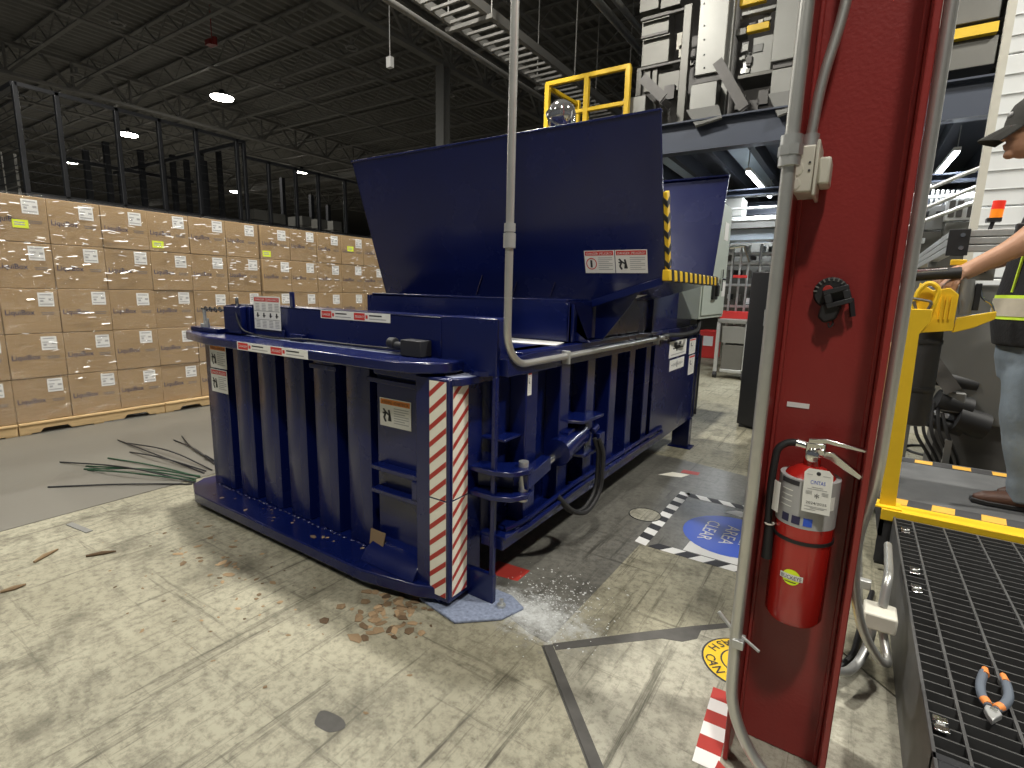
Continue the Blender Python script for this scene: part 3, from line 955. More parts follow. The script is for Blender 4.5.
# printed signs on the machine
X_, Y_, Z_ = (1, 0, 0), (0, 1, 0), (0, 0, 1)
ts = V((0, 0.30, -0.91)).normalized() * -1
decal('warning_sign', BL, (-1.358, yf(1.617) - .001, 1.617), X_, ts, 0.185, 0.13, 'danger', pic='circle')
decal('warning_sign', BL, (-1.168, yf(1.617) - .001, 1.617), X_, ts, 0.185, 0.13, 'danger')
decal('warning_sign', BL, (-2.505, 1.859, 1.326), X_, Z_, 0.55, 0.045, 'strip')
decal('warning_sign', BL, (-2.935, 1.6105, 1.133), X_, Z_, 0.65, 0.046, 'strip')
decal('warning_sign', BL, (-3.130, 1.838, 1.232), X_, Z_, 0.275, 0.20, 'board')
decal('warning_sign', BL, (-3.605, 1.7893, 0.945), X_, Z_, 0.20, 0.155, 'warning')
decal('warning_sign', BL, (-3.612, 1.7893, 0.78), X_, Z_, 0.20, 0.155, 'danger')
decal('warning_sign', BL, (-1.977, 1.799, 0.808), X_, Z_, 0.218, 0.145, 'warning')
decal('maker_plate', BL, (-1.267, 4.33, 0.975), Y_, Z_, 0.52, 0.14, 'logo')
decal('maker_plate', BL, (-1.267, 4.37, 0.86), Y_, Z_, 0.44, 0.095, 'plate')
decal('warning_sign', BL, (-1.267, 4.96, 0.955), Y_, Z_, 0.22, 0.145, 'lines')
decal('warning_sign', BL, (-1.267, 4.98, 0.755), Y_, Z_, 0.21, 0.185, 'lines')
decal('warning_sign', BL, (-1.278, 2.095, 1.005), Y_, Z_, 0.035, 0.115, 'lines')
decal('warning_sign', BL, (-1.27, 3.05, 1.46), (0.72, 0.69, 0.1), (0.93, 0, 0.33), 0.16, 0.07, 'plate')

# loose things on the baler
MB().prism([(-1.88, 2.58), (-1.52, 2.59), (-1.345, 2.58), (-1.30, 2.40), (-1.66, 2.36)], 'Z', 1.223, 1.226).build('paper_sheet', 'white', label='blank white paper sheet lying on the baler deck', cat='paper')
MB().slab([(-2.02, 1.74, 0.125), (-1.915, 1.735, 0.16), (-1.905, 1.75, 0.245), (-2.03, 1.765, 0.235)], (0.002, 0.004, 0)).build('cardboard_flap', 'cardboard', label='torn cardboard flap stuck at the foot of the baler door', cat='cardboard')
# conduit that drops from the roof and runs along the baler side
cd = MB().tube([(-1.258, 1.880, 9.6), (-1.258, 1.880, 1.33)] + arc((-1.258, 2.040, 1.33), 0.16, math.pi, math.pi * 1.5, Y_, Z_, 8)[1:] + [(-1.245, 2.30, 1.171), (-1.245, 4.06, 1.172)], 0.0172, 12)
CDT = thing('conduit', 'galvanised conduit dropping from the roof and bending along the baler side', 'conduit', (-1.258, 1.880, 1.1))
cd.build('pipe', 'conduit', CDT)
MB().cyl((-1.258, 1.880, 1.68), (-1.258, 1.880, 1.74), 0.026).cyl((-1.258, 1.880, 1.745), (-1.258, 1.880, 1.78), 0.024).build('coupling', 'galv', CDT)
for y in (2.42, 3.9):
    MB().bx(-1.268, -1.222, y - .008, y + .008, 1.13, 1.20).build('strap', 'galv', CDT, bevel=.002)
MB().cyl((-1.245, 4.03, 1.172), (-1.245, 4.12, 1.172), 0.027).cyl((-1.245, 4.12, 1.172), (-1.245, 4.17, 1.172), 0.022).build('connector', 'chrome', CDT)

# ================================================================== HALL: lamps, cartons, cage, overhead
ORD = ['first', 'second', 'third', 'fourth', 'fifth', 'sixth', 'seventh', 'eighth', 'ninth', 'tenth', 'eleventh', 'twelfth', 'thirteenth', 'fourteenth', 'fifteenth']
lamp_names = ['brightest high bay lamp hanging over the carton stacks', 'twin high bay lamp seen above the second cage post', 'small far high bay lamp at the left between cage posts',
              'far high bay lamp right of the brightest one', 'far high bay lamp low behind the cage posts', 'faintest high bay lamp just above the cartons']
for i, (x, y, w) in enumerate(LAMPS):
    L = thing('high_bay_lamp', lamp_names[i] if i < 6 else 'round high bay lamp hanging from the roof out of view', 'lamp', (x, y, LAMP_Z), group='high bay lamps' if i < 6 else 'high bay lamps out of view')
    MB().lathe((x, y, LAMP_Z + 0.02), [(0.42, 0), (0.43, 0.03), (0.30, 0.12), (0.12, 0.16), (0.08, 0.26)], 20).build('housing', 'dark_steel', L)
    MB().lathe((x, y, LAMP_Z), [(0.25, -0.05), (0.38, -0.03), (0.40, 0.02)], 20).build('lens', 'lamp_white', L)
    MB().cyl((x, y, LAMP_Z + 0.26), (x, y, 9.7), 0.012, n=6).build('hanger', 'roof_steel', L)
    a = bpy.data.lights.new('lamp_light', 'AREA')
    a.shape = 'DISK'
    a.size = 0.6
    a.energy = w
    a.color = (1.0, 0.965, 0.885)
    ao = bpy.data.objects.new('lamp_light', a)
    COL.objects.link(ao)
    ao.parent = L
    ao.location = (0, 0, -0.08)
    ORG[ao.name] = V((x, y, LAMP_Z))
for i, (px, py) in enumerate(((117, 23), (77, 75), (280, 85), (35, 42), (450, 95), (352, 48))):
    p = at(px, py, 'Z', 8.7)
    MB().torus((p.x, p.y, 8.7), 0.17, 0.035, (0, 0, 1), 18, 6).cyl((p.x, p.y, 8.7), (p.x, p.y, 8.95), 0.05, n=8).cyl((p.x, p.y, 8.95), (p.x, p.y, 8.92), 0.012, n=6).build(
        'unlit_lamp', 'roof_pipe', label=f'unlit ring-shaped fixture under the dark roof, {["third", "second", "fourth", "first", "sixth", "fifth"][i]} from the left', cat='lamp', group='unlit roof fixtures')
p = at(212, 42, 'Z', 8.6)
MB().bx(p.x - .22, p.x + .06, p.y - .1, p.y + .1, 8.52, 8.66).cyl((p.x + .15, p.y, 8.48), (p.x + .15, p.y, 8.7), .07).cyl((p.x, p.y, 8.66), (p.x, p.y, 9.6), .015, n=6).build('roof_horn', 'column_red', label='red fixture hanging from the roof truss', cat='fixture')
p = at(390, 62, 'Z', 6.5)
MB().bx(p.x - .07, p.x + .07, p.y - .05, p.y + .05, 6.38, 6.60).cyl((p.x, p.y, 6.6), (p.x, p.y, 9.7), .008, n=6).build('access_point', 'white', label='small white box hanging below the roof', cat='box')

# ---- cartons on pallets, face at x = -6.60
FX, CW, CH, PZ = -6.60, 0.4275, 0.4285, 0.125
cb0 = MB().bx(-0.50, 0, -CW / 2 + .002, CW / 2 - .002, 0.002, CH - .002)
carton = cb0.build('carton', 'carton_brown', loc=(0, 0, 0), bevel=0.006)
mb = MB().bx(0, 0.0015, 0.045, 0.165, 0.268, 0.40)
mb.k = 1
for j, (a, b, h) in enumerate(((.06, .15, .375), (.055, .10, .34), (.055, .155, .285))):
    mb.bx(0.0015, 0.002, a, b, h, h + 0.010)
mb.bx(0.0015, 0.002, 0.125, 0.155, 0.325, 0.345).bx(0.0015, 0.002, 0.06, 0.085, 0.31, 0.33)
mb.build('shipping_label', ['white', 'tag_grey'], carton, smooth=False)
mb = MB().text('LiquiBox', (0.0012, -0.085, 0.205), (0, 1, 0), (0, 0, 1), 0.068, center=True, w=0.215, bold=0.012)
mb.build('logo_print', 'ink_blue', carton, smooth=False)
mb = MB()
mb.bx(0, 0.0012, 0.07, 0.17, 0.195, 0.206).bx(0, 0.0012, 0.075, 0.165, 0.178, 0.189)
mb.build('small_print', 'ink_grey', carton, smooth=False)
rows = ['bottom', 'second lowest', 'middle', 'second highest', 'top']
first = True
sticker = {(4, 1): (-.05, .13), (4, 4): (-.18, .04), (4, 7): (-.19, .03), (4, 10): (-.1, .2)}
for c in range(13):
    pal = (c - 1) // 3 if c else -1
    for r in range(5):
        y = 1.44 + (c - 1) * CW + CW / 2 + RND.uniform(-.0015, .0015) + (0.012 * (pal >= 2))
        x = FX + RND.uniform(-.012, .004) + (-.02 if pal == 1 else 0)
        loc = V((x, y, PZ + r * CH))
        if first:
            o = carton
            o.location = loc
            first = False
        else:
            o = copy_tree(carton, None, loc)
        o['label'] = f'brown carton, {rows[r]} row of the wall, {ORD[c]} column from the left'
        o['category'] = 'carton'
        o['group'] = 'cartons stacked on pallets'
        ORG[o.name] = loc
        for ch in o.children:
            if ch.name.startswith('shipping_label'):
                ch.location = (0, RND.uniform(-.015, .015), RND.uniform(-.012, .01))
        if (r, c) in sticker:
            dy, dz = sticker[(r, c)]
            s = MB().bx(x + .001, x + .003, y + dy, y + dy + .115, PZ + r * CH + dz, PZ + r * CH + dz + .075)
            s.k = 1
            s.bx(x + .003, x + .0034, y + dy + .015, y + dy + .09, PZ + r * CH + dz + .025, PZ + r * CH + dz + .035).bx(x + .003, x + .0034, y + dy + .015, y + dy + .09, PZ + r * CH + dz + .045, PZ + r * CH + dz + .055)
            s.build('lime_sticker', ['lime', 'tag_grey'], o, smooth=False)


def pallet(y0):
    L = 3 * CW
    P = thing('pallet', 'x', 'pallet', (FX, y0, 0))
    for xx in (FX - 0.02, FX - 0.30, FX - 0.58, FX - 0.86, FX - 1.0):
        MB().bx(xx - .045, xx + .045, y0 + .005, y0 + L - .005, 0.104, 0.122).build('deck_board', 'pallet_wood', P, bevel=.002)
    for k, xx in enumerate((FX - .004, FX - .5, FX - 1.0)):
        n = [(0, 0.015)]
        pts = [(y0 + .005, 0.012), (y0 + .005, 0.103), (y0 + L - .005, 0.103), (y0 + L - .005, 0.012), (y0 + L - .16, .012), (y0 + L - .19, .048), (y0 + L - .38, .048), (y0 + L - .41, .012),
               (y0 + .41, .012), (y0 + .38, .048), (y0 + .19, .048), (y0 + .16, .012)]
        MB().prism(pts, 'X', xx - .038, xx).build('stringer', 'pallet_wood', P, bevel=.002)
    for yy in (y0 + .05, y0 + L / 2, y0 + L - .05):
        MB().bx(FX - 1.0, FX - .01, yy - .045, yy + .045, 0.0, 0.012).build('bottom_board', 'pallet_wood', P, bevel=.002)
    return P


for k, y0 in enumerate((1.44 - 3 * CW, 1.44, 1.44 + 3 * CW, 1.44 + 6 * CW + .012, 1.44 + 9 * CW + .012)):
    P = pallet(y0)
    P['label'] = f'pale wooden pallet under the cartons, {ORD[k]} from the left'
    P['group'] = 'pallets under the carton wall'
    # film wrapped round each pallet load
    mb = MB()
    ny, nz = 14, 30
    L = 3 * CW
    vs = [(FX + .026 + RND.uniform(0, .006), y0 + L * i / ny, 0.135 + 2.15 * j / nz) for j in range(nz + 1) for i in range(ny + 1)]
    fs_ = [(j * (ny + 1) + i, j * (ny + 1) + i + 1, (j + 1) * (ny + 1) + i + 1, (j + 1) * (ny + 1) + i) for j in range(nz) for i in range(ny)]
    mb.add(vs, fs_)
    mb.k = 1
    for i in range(110):                        # pale tilted facets added to the film as its bright glints
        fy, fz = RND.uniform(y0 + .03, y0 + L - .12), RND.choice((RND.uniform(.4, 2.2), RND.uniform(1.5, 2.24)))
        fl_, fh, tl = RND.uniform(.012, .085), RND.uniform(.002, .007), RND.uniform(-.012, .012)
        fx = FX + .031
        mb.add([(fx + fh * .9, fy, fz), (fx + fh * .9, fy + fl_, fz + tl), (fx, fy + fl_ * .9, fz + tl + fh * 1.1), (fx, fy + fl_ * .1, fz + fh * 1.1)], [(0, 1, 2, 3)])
    o = mb.build('stretch_film', ['film', 'film_glint'], label=f'clear stretch film round the {ORD[k]} pallet load of cartons from the left', cat='film', group='stretch film on the carton loads')

# ---- black cage behind the cartons
CG = thing('wire_cage', 'tall black wire cage standing behind the carton wall', 'cage', (-14, 6, 0))
ps = [at(13, 80, 'X', -14), at(55, 90, 'X', -14), at(115, 107, 'X', -14), at(158, 120, 'X', -14), at(195, 128, 'X', -14), at(236, 140, 'X', -14), at(243, 140, 'X', -14), at(268, 163, 'X', -14), at(295, 168, 'X', -14), at(318, 185, 'X', -14), at(345, 195, 'X', -14)]
ZC = 5.22
for k, p in enumerate(ps):
    zt = ZC if k < 7 else 4.85
    MB().bx(-14.05, -13.95, p.y - .042, p.y + .042, 0, zt).build('post', 'rack_black', CG, bevel=.01)
for y0, y1, z in ((ps[0].y, ps[6].y, ZC), (ps[0].y, ps[6].y, 3.2), (ps[6].y, ps[10].y + 3, 4.85), (ps[6].y, ps[10].y + 3, 3.2)):
    MB().bx(-14.05, -13.95, y0, y1, z - .07, z).build('rail', 'rack_black', CG)
for y in (ps[0].y, ps[6].y):
    MB().bx(-22, -14, y - .05, y + .05, ZC - .09, ZC).build('rail', 'rack_black', CG)
    for x in (-16.2, -18.5, -21.6):
        MB().bx(x - .06, x + .06, y - .06, y + .06, 0, ZC).build('post', 'rack_black', CG)
mb = MB()
for j in range(22):
    z = 2.0 + j * .145
    mb.bx(-22, -14, ps[0].y - .006, ps[0].y + .006, z, z + .014)
for j in range(16):
    z = 2.0 + j * .2
    mb.bx(-14.006, -13.994, ps[0].y, ps[6].y, z, z + .008)
o = mb.build('mesh_panel', 'rack_black', CG, smooth=False, kind='stuff')
# second row of posts deeper in the hall
k = 0
for px, top in ((85, 150), (105, 142), (140, 150), (172, 155), (186, 160), (204, 161), (218, 148), (282, 178), (311, 195), (328, 205)):
    p = at(px, top, 'X', -20)
    MB().bx(-20.08, -19.92, p.y - .07, p.y + .07, 0, p.z).bx(-20.2, -19.8, p.y - .2, p.y + .2, 0, .02).build('rack_post', 'rack_black', label=f'black rack upright deep in the hall, {ORD[k]} from the left', cat='rack post', group='deep rack uprights')
    k += 1
for z, y0, y1 in ((5.0, 6.2, 9.8), (3.9, 6.0, 14.0)):
    MB().bx(-20.06, -19.94, y0, y1, z - .06, z + .04).build('rack_beam', 'rack_black', label='horizontal black beam across the deep rack uprights at %s level' % ('upper' if z > 4.5 else 'lower'), cat='rack beam')
# pale stacked goods seen through the cage
for n, (a, b, y0, y1, X) in enumerate(((0, 8, 150, 196, -16), (13, 22, 152, 196, -16), (254, 268, 208, 226, -18), (272, 286, 212, 230, -18), (302, 312, 215, 236, -18), (318, 328, 218, 238, -18), (333, 342, 220, 240, -18))):
    p, q = at(a, y0, 'X', X), at(b, y1, 'X', X)
    mb = MB()
    hh = p.z
    mm = max(4, int(hh / .35))
    for i in range(mm):
        mb.bx(X - .9, X - .002 * (i % 3), min(p.y, q.y), max(p.y, q.y), hh * i / mm, hh * (i + 1) / mm - .03)
    mb.build('tray_stack', 'machine_grey', label=f'pale grey tray stack behind the cage, {ORD[n]} from the left', cat='tray stack', group='tray stacks behind the cage', smooth=False)

# ---- roof column
p = V((-11.6, 13.4, 0))
RC = thing('roof_column', 'grey steel roof column rising behind the hopper', 'column', p)
MB().bx(p.x - .16, p.x + .16, p.y - .16, p.y - .13, 0, 8.4).bx(p.x - .16, p.x + .16, p.y + .13, p.y + .16, 0, 8.4).bx(p.x - .02, p.x + .02, p.y - .13, p.y + .13, 0, 8.4).build('shaft', 'steel_grey', RC)
MB().bx(p.x - .1, p.x + .25, p.y - .35, p.y - .16, 5.6, 5.9).build('junction_box', 'cast_grey', RC)
# ---- ladder tray and pipes over the baler
LT = thing('cable_tray', 'long galvanised ladder cable tray hung under the roof', 'cable tray', (-6.0, 8, 6.0))
for x in (-6.38, -5.63):
    MB().bx(x - (.03 if x < -6 else .06), x + .03, 3.5, 24, 5.95, 6.10).build('side_rail', 'roof_pipe', LT)
y = 3.7
while y < 24:
    MB().bx(-6.38, -5.63, y - .025, y + .025, 5.96, 6.0).build('rung', 'roof_pipe', LT)
    y += 0.24
for y in (7.6, 10.6, 13.6, 16.6):
    MB().bx(-6.5, -5.5, y - .04, y + .04, 5.87, 5.94).build('trapeze', 'roof_steel', LT)
    for x in (-6.46, -5.54):
        MB().cyl((x, y, 5.9), (x, y, 9.0), .012, n=6).build('hanger_rod', 'roof_pipe', LT)
MB().cyl((-6.79, 2, 6.0), (-6.79, 24, 6.0), .055, n=10).build('overhead_pipe', 'roof_pipe', label='single pipe running beside the cable tray', cat='pipe')
for k, (dx, r) in enumerate(((0, .07), (.28, .055))):
    q = at(614, 20, 'Z', 6.4)
    MB().cyl((q.x + dx, q.y - 5, 6.4), (q.x + dx, q.y + 2.1, 6.4), r, n=12).build('overhead_pipe', 'galv', label=('thicker' if k == 0 else 'thinner') + ' of two silver pipes running into the sorting machine', cat='pipe')
for px, y1 in ((585, 130), (590, 130)):
    q = at(px, 85, 'Y', 12.0)
    MB().cyl((q.x, 12, 0), (q.x, 12, 6.4), .03, n=8).build('drop_pipe', 'roof_pipe', label=('left' if px == 585 else 'right') + ' of two thin drop pipes behind the yellow railing', cat='pipe')

# ================================================================== MEZZANINE
ME = 8.3


def rb(mb, x0, y0, x1, y1, Y, dep):
    """box whose front face fills a pixel rectangle on the plane Y"""
    xm, ym = (x0 + x1) / 2, (y0 + y1) / 2
    return mb.bx(at(x0, ym, 'Y', Y).x, at(x1, ym, 'Y', Y).x, Y, Y + dep, at(xm, y1, 'Y', Y).z, at(xm, y0, 'Y', Y).z)


MZ = MB().bx(-6.2, 6, ME + .3, 17, 4.02, 4.06).build('mezzanine_deck', 'mezz_dark', kind='structure')
ORG[MZ.name] = V(MZ.location)
for yy, z0, z1 in ((ME, 3.60, 4.03), (ME + 1.35, 3.14, 3.25), (ME + 4.0, 3.2, 3.45)):
    MB().bx(-6.2, 6, yy - .005, yy + .005, z0, z1).bx(-6.2, 6, yy - .10, yy + .10, z1 - .022, z1).bx(-6.2, 6, yy - .10, yy + .10, z0, z0 + .022).build('floor_beam', 'mezz_blue', MZ)
k = 0
x = -6.0
while x < 6:
    MB().bx(x - .05, x + .05, ME + .1, 16.8, 3.78, 4.02).build('floor_joist', 'mezz_dark', MZ)
    if k % 2 == 0:
        MB().bx(x + .12, x + .48, ME + .15, ME + 5, 3.96, 3.985).build('deck_panel', 'deck_pale', MZ)
    x += 0.62
    k += 1
for x in (-5.6, 2.9):
    MB().bx(x - .12, x + .12, ME - .12, ME + .12, 0, 3.6).build('mezzanine_post', 'mezz_blue', MZ)
for z, yy in ((3.05, ME + 2.0), (2.93, ME + 2.3), (2.86, ME + 2.1)):
    MB().cyl((-5, yy, z), (5, yy, z), .022, n=8).build('service_pipe', 'galv', MZ)
# linear lamps under the deck
for lab, (p0, p1) in (('white tube lamp under the mezzanine left of the red column', ((748, 172), (770, 197))), ('white tube lamp under the mezzanine right of the red column', ((957, 152), (928, 186)))):
    a, b = at(*p0, 'Z', 3.45), at(*p1, 'Z', 3.45)
    L = thing('tube_lamp', lab, 'lamp', (a + b) / 2, group='tube lamps under the mezzanine')
    MB().bar(a, b, .055, .03).build('tube', 'tube_white', L)
    MB().bar(a + V((0, 0, .04)), b + V((0, 0, .04)), .08, .05).build('housing', 'white', L)
    for q in (a, b):
        MB().cyl(q + V((0, 0, .06)), (q.x, q.y, 3.97), .006, n=6).build('hanger', 'galv', L)
    ar = bpy.data.lights.new('tube_light', 'AREA')
    ar.shape = 'RECTANGLE'
    ar.size, ar.size_y = (b - a).length, .1
    ar.energy = 130
    ar.color = (.90, .95, 1)
    ao = bpy.data.objects.new('tube_light', ar)
    COL.objects.link(ao)
    ao.parent = L
    dd = b - a
    ao.rotation_euler = (0, 0, math.atan2(dd.y, dd.x))
    ao.location = (0, 0, -.03)
# yellow guard rail
YR = thing('guard_rail', 'yellow guard rail on the mezzanine above the hopper', 'railing', (-4.1, ME, 4.06))
a, b = at(548, 84, 'Y', ME), at(629, 67, 'Y', ME)
zt = (a.z + b.z) / 2
MB().bar((a.x - .03, ME, zt), (b.x + .03, ME, zt), .07, .07).build('top_rail', 'yellow', YR, bevel=.006)
MB().bar((a.x + .25, ME, zt - .52), (b.x, ME, zt - .52), .06, .06).build('mid_rail', 'yellow', YR, bevel=.006)
for f in (0, .51, 1):
    xx = a.x + (b.x - a.x) * f
    MB().bar((xx, ME, 4.06), (xx, ME, zt), .08, .08, (0, 1, 0)).build('rail_post', 'yellow', YR, bevel=.006)
MB().bar((a.x + .02, ME, zt - .06), (a.x + .1, ME + .95, zt - .06), .06, .06).build('top_rail', 'yellow', YR, bevel=.006)
MB().bar((a.x + .1, ME + .95, 4.06), (a.x + .1, ME + .95, zt), .08, .08, (0, 1, 0)).build('rail_post', 'yellow', YR, bevel=.006)
# sorting machine on the mezzanine
SM = thing('sorting_machine', 'grey sheet metal sorting machine standing on the mezzanine', 'machine', (-2.2, ME + .5, 4.06))


def mp_(name, m, x0, y0, x1, y1, Y, dep, bev=.008):
    return rb(MB(), x0, y0, x1, y1, Y, dep).build(name, m, SM, bevel=bev)


mp_('back_frame', 'machine_dark', 645, -60, 800, 122, ME + 1.3, .3)
for (x0, y0, x1, y1) in ((642, 14, 669, 36), (642, 36, 669, 64), (656, 72, 680, 92), (641, -40, 660, 10), (662, -40, 682, 6)):
    mp_('side_panel', 'machine_grey', x0, y0, x1, y1, ME + .7, .3)
for (x0, y0, x1, y1) in ((644, 66, 650, 92), (652, 66, 657, 92), (636, 68, 641, 96)):
    mp_('leg', 'machine_grey', x0, y0, x1, y1, ME + .65, .1)
mp_('upright', 'machine_grey', 680, 5, 688, 122, ME + .35, .12)
mp_('upright', 'machine_pale', 726, -60, 733, 115, ME + .35, .12)
mp_('cross_bar', 'machine_dark', 641, 61, 700, 64, ME + .6, .05)
mp_('cross_bar', 'machine_dark', 641, 33, 668, 36, ME + .6, .05)
mp_('cross_bar', 'machine_dark', 641, 12, 690, 15, ME + .6, .05)
pn = mp_('tall_panel', 'machine_pale', 700, -60, 729, 72, ME + .25, .25)
for yy in (4, 26, 40, 55, 68):
    q = at(702, yy, 'Y', ME + .24)
    MB().ball((q.x + .03, ME + .245, q.z), .012, 6, 4).build('rivet', 'dark_steel', pn)
mp_('tall_panel', 'machine_pale', 777, -60, 806, 58, ME + .25, .25)
mp_('panel_bottom', 'machine_dark', 695, 73, 722, 82, ME + .3, .3)
mp_('panel_bottom', 'machine_dark', 773, 58, 796, 67, ME + .3, .3)
mp_('drive_box', 'machine_pale', 752, 36, 772, 72, ME + .5, .3)
mp_('drive_label', 'steel_grey', 753, 44, 763, 52, ME + .485, .02)
mp_('drive_box', 'machine_grey', 736, 28, 746, 35, ME + .5, .2)
mp_('yellow_bar', 'yellow', 747, 23, 769, 30, ME + .5, .1)
mp_('yellow_bar', 'yellow', 740, -8, 766, 3, ME + .5, .1)
mp_('roller', 'machine_pale', 742, 8, 776, 12, ME + .5, .1)
mp_('shelf', 'machine_grey', 738, 72, 774, 76, ME + .35, .5)
for (x0, y0, x1, y1) in ((690, 83, 716, 110), (771, 68, 796, 94), (622, 97, 645, 118)):
    mp_('chute_box', 'machine_pale', x0, y0, x1, y1, ME + .1, .5)
for (x0, x1, ya, yb) in ((686, 718, 110, 126), (768, 794, 94, 116)):
    p, q = at(x0, ya, 'Y', ME + .1), at(x1, ya, 'Y', ME + .1)
    p2 = at(x0 + 10, yb, 'Y', ME - .12)
    MB().slab([(p.x, p.y, p.z), (q.x, p.y, p.z), (q.x + .12, ME - .14, p2.z + .06), (p2.x, ME - .14, p2.z)], (0, .02, -.02)).build('chute_lip', 'steel_grey', SM)
for (x0, y0, x1, y1) in ((646, 84, 667, 104), (720, 68, 746, 114)):
    p, q = at(x0, y0, 'Y', ME + .2), at(x1, y1, 'Y', ME + .2)
    MB().bar((p.x, ME + .2, p.z), (q.x, ME + .2, q.z), .35, .09, (0, 0, 1)).bar((p.x, ME + .02, p.z + .03), (q.x, ME + .02, q.z + .03), .03, .14, (0, 0, 1)).build('belt_guard', 'machine_dark', SM)
r2 = random.Random(5)
for i in range(12):
    x, y = r2.uniform(738, 748), r2.uniform(36, 70)
    rb(MB(), x, y, x + r2.uniform(3, 7), y + r2.uniform(3, 9), ME + .45 + r2.uniform(0, .1), .06).build('actuator', r2.choice(['chrome', 'machine_pale', 'machine_dark', 'galv']), SM)
for i in range(9):
    x, y = r2.uniform(738, 770), r2.uniform(2, 24)
    rb(MB(), x, y, x + r2.uniform(4, 9), y + r2.uniform(3, 8), ME + .55 + r2.uniform(0, .1), .06).build('actuator', r2.choice(['machine_pale', 'machine_dark', 'galv', 'cast_grey']), SM)
for i in range(8):
    x, y = r2.uniform(668, 698), r2.uniform(10, 60)
    rb(MB(), x, y, x + r2.uniform(3, 6), y + r2.uniform(6, 18), ME + .75, .06).build('actuator', r2.choice(['machine_grey', 'machine_dark', 'cast_grey']), SM)
for (x, y) in ((735, 95), (748, 100), (758, 90), (664, 85)):
    rb(MB(), x, y, x + 10, y + 14, ME + .5, .1).build('bracket', 'machine_dark', SM)
# machinery on the mezzanine at the far right, behind the column
for n, (x0, y0, x1, y1, m, d) in enumerate(((942, -40, 1004, 22, 'machine_grey', .5), (940, 40, 996, 68, 'machine_grey', .6))):
    rb(MB(), x0, y0, x1, y1, ME + .6, d).build('conveyor_side', m, SM, bevel=.01)
rb(MB(), 944, 26, 998, 36, ME + .5, .1).build('yellow_bar', 'yellow', SM)
# mirror dome above the hopper
p = at(561, 114, 'Y', 3.6)
DM = thing('dome_mirror', 'clear half-dome mirror lamp mounted above the hopper rim', 'mirror', (p.x, 3.6, 2.37))
MB().lathe((p.x, 3.6, p.z - .02), [(.085, -.06), (.105, 0), (.10, .05), (.075, .09), (.03, .115), (.001, .12)], 24, (0.5, -.5, .6)).build('dome', 'lens_clear', DM)
MB().torus((p.x, 3.6, p.z - .02), .107, .008, (0.5, -.5, .6), 24, 6).build('rim', 'chrome', DM)
MB().cyl((p.x, 3.62, 2.38), (p.x, 3.6, p.z - .04), .015).cyl((p.x - .12, 3.9, 2.36), (p.x, 3.62, 2.40), .012).cyl((p.x - .12, yr(2.36), 2.37), (p.x - .12, 3.88, 2.37), .012).build('bracket', 'galv', DM)

# ================================================================== RED COLUMN AND WHAT HANGS ON IT
TC = thing('steel_column', 'red painted steel I-beam column standing at the right', 'column', (-0.06, 1.775, 0))
CXL, CXR, YT, YW, YB = -0.196, 0.082, 1.62, 1.775, 1.93
MB().bx(CXL, CXL + .016, YT, YB, 0.004, 9.6).build('flange', 'column_red', TC, bevel=.003)
MB().bx(CXR - .016, CXR, YT, YB, 0.004, 9.6).build('flange', 'column_red', TC, bevel=.003)
MB().bx(CXL + .012, CXR - .012, YW, YW + .012, 0.004, 9.6).build('web', 'column_red', TC)
mb = MB().bx(CXL + .016, CXL + .030, YW - .014, YW, 0.004, 9.6).bx(CXR - .030, CXR - .016, YW - .014, YW, 0.004, 9.6)
for k in (0, 1):
    xx = (CXL + .016, CXR - .030)[k]
    MB().bx(xx, xx + .014, YW - .010, YW, 0.004, 9.6).build('fillet', 'column_red', TC, bevel=.004)
MB().bx(-0.145, -0.135 + .05, YW - .002, YW, 1.172, 1.187).build('sticker', 'white', TC)


def cpath(pts, Y):
    return [at(x, y, 'Y', Y if not isinstance(Y, list) else Y[i]) for i, (x, y) in enumerate(pts)]


# left conduit in front of the flange, sweeping across at the foot
a, b = at(797, 110, 'Y', 1.595), at(738.5, 640, 'Y', 1.595)
xl = -0.192
C1 = thing('conduit', 'long galvanised conduit strapped to the left edge of the red column', 'conduit', (xl, 1.59, 0))
sweep = [V((xl, 1.590, 9.5)), V((xl, 1.590, 0.46)), V((xl + .005, 1.588, 0.27)), V((xl + .03, 1.582, 0.19)), V((xl + .08, 1.57, 0.115)), V((xl + .16, 1.545, 0.062)), V((xl + .26, 1.515, 0.030)), V((0.20, 1.46, 0.020))]
MB().tube(fillet(sweep, .12, 6), 0.0175, 14).build('pipe', 'conduit', C1)
q = at(792, 148, 'Y', 1.59)
MB().cyl((xl, 1.59, q.z - .045), (xl, 1.59, q.z + .03), 0.027, n=12).cyl((xl, 1.59, q.z - .02), (xl, 1.59, q.z + .005), 0.030, n=8).build('coupling', 'galv', C1)
z = at(738, 640, 'Y', 1.59).z
MB().bx(xl - .006, xl + .026, 1.565, 1.61, z - .016, z + .012).cyl((xl - .02, 1.60, z + .03), (xl + .07, 1.575, z - .004), .005, n=8).cyl((xl - .06, 1.61, z + .06), (xl - .01, 1.60, z + .02), .006, n=8).build('beam_clamp', 'galv', C1, bevel=.002)
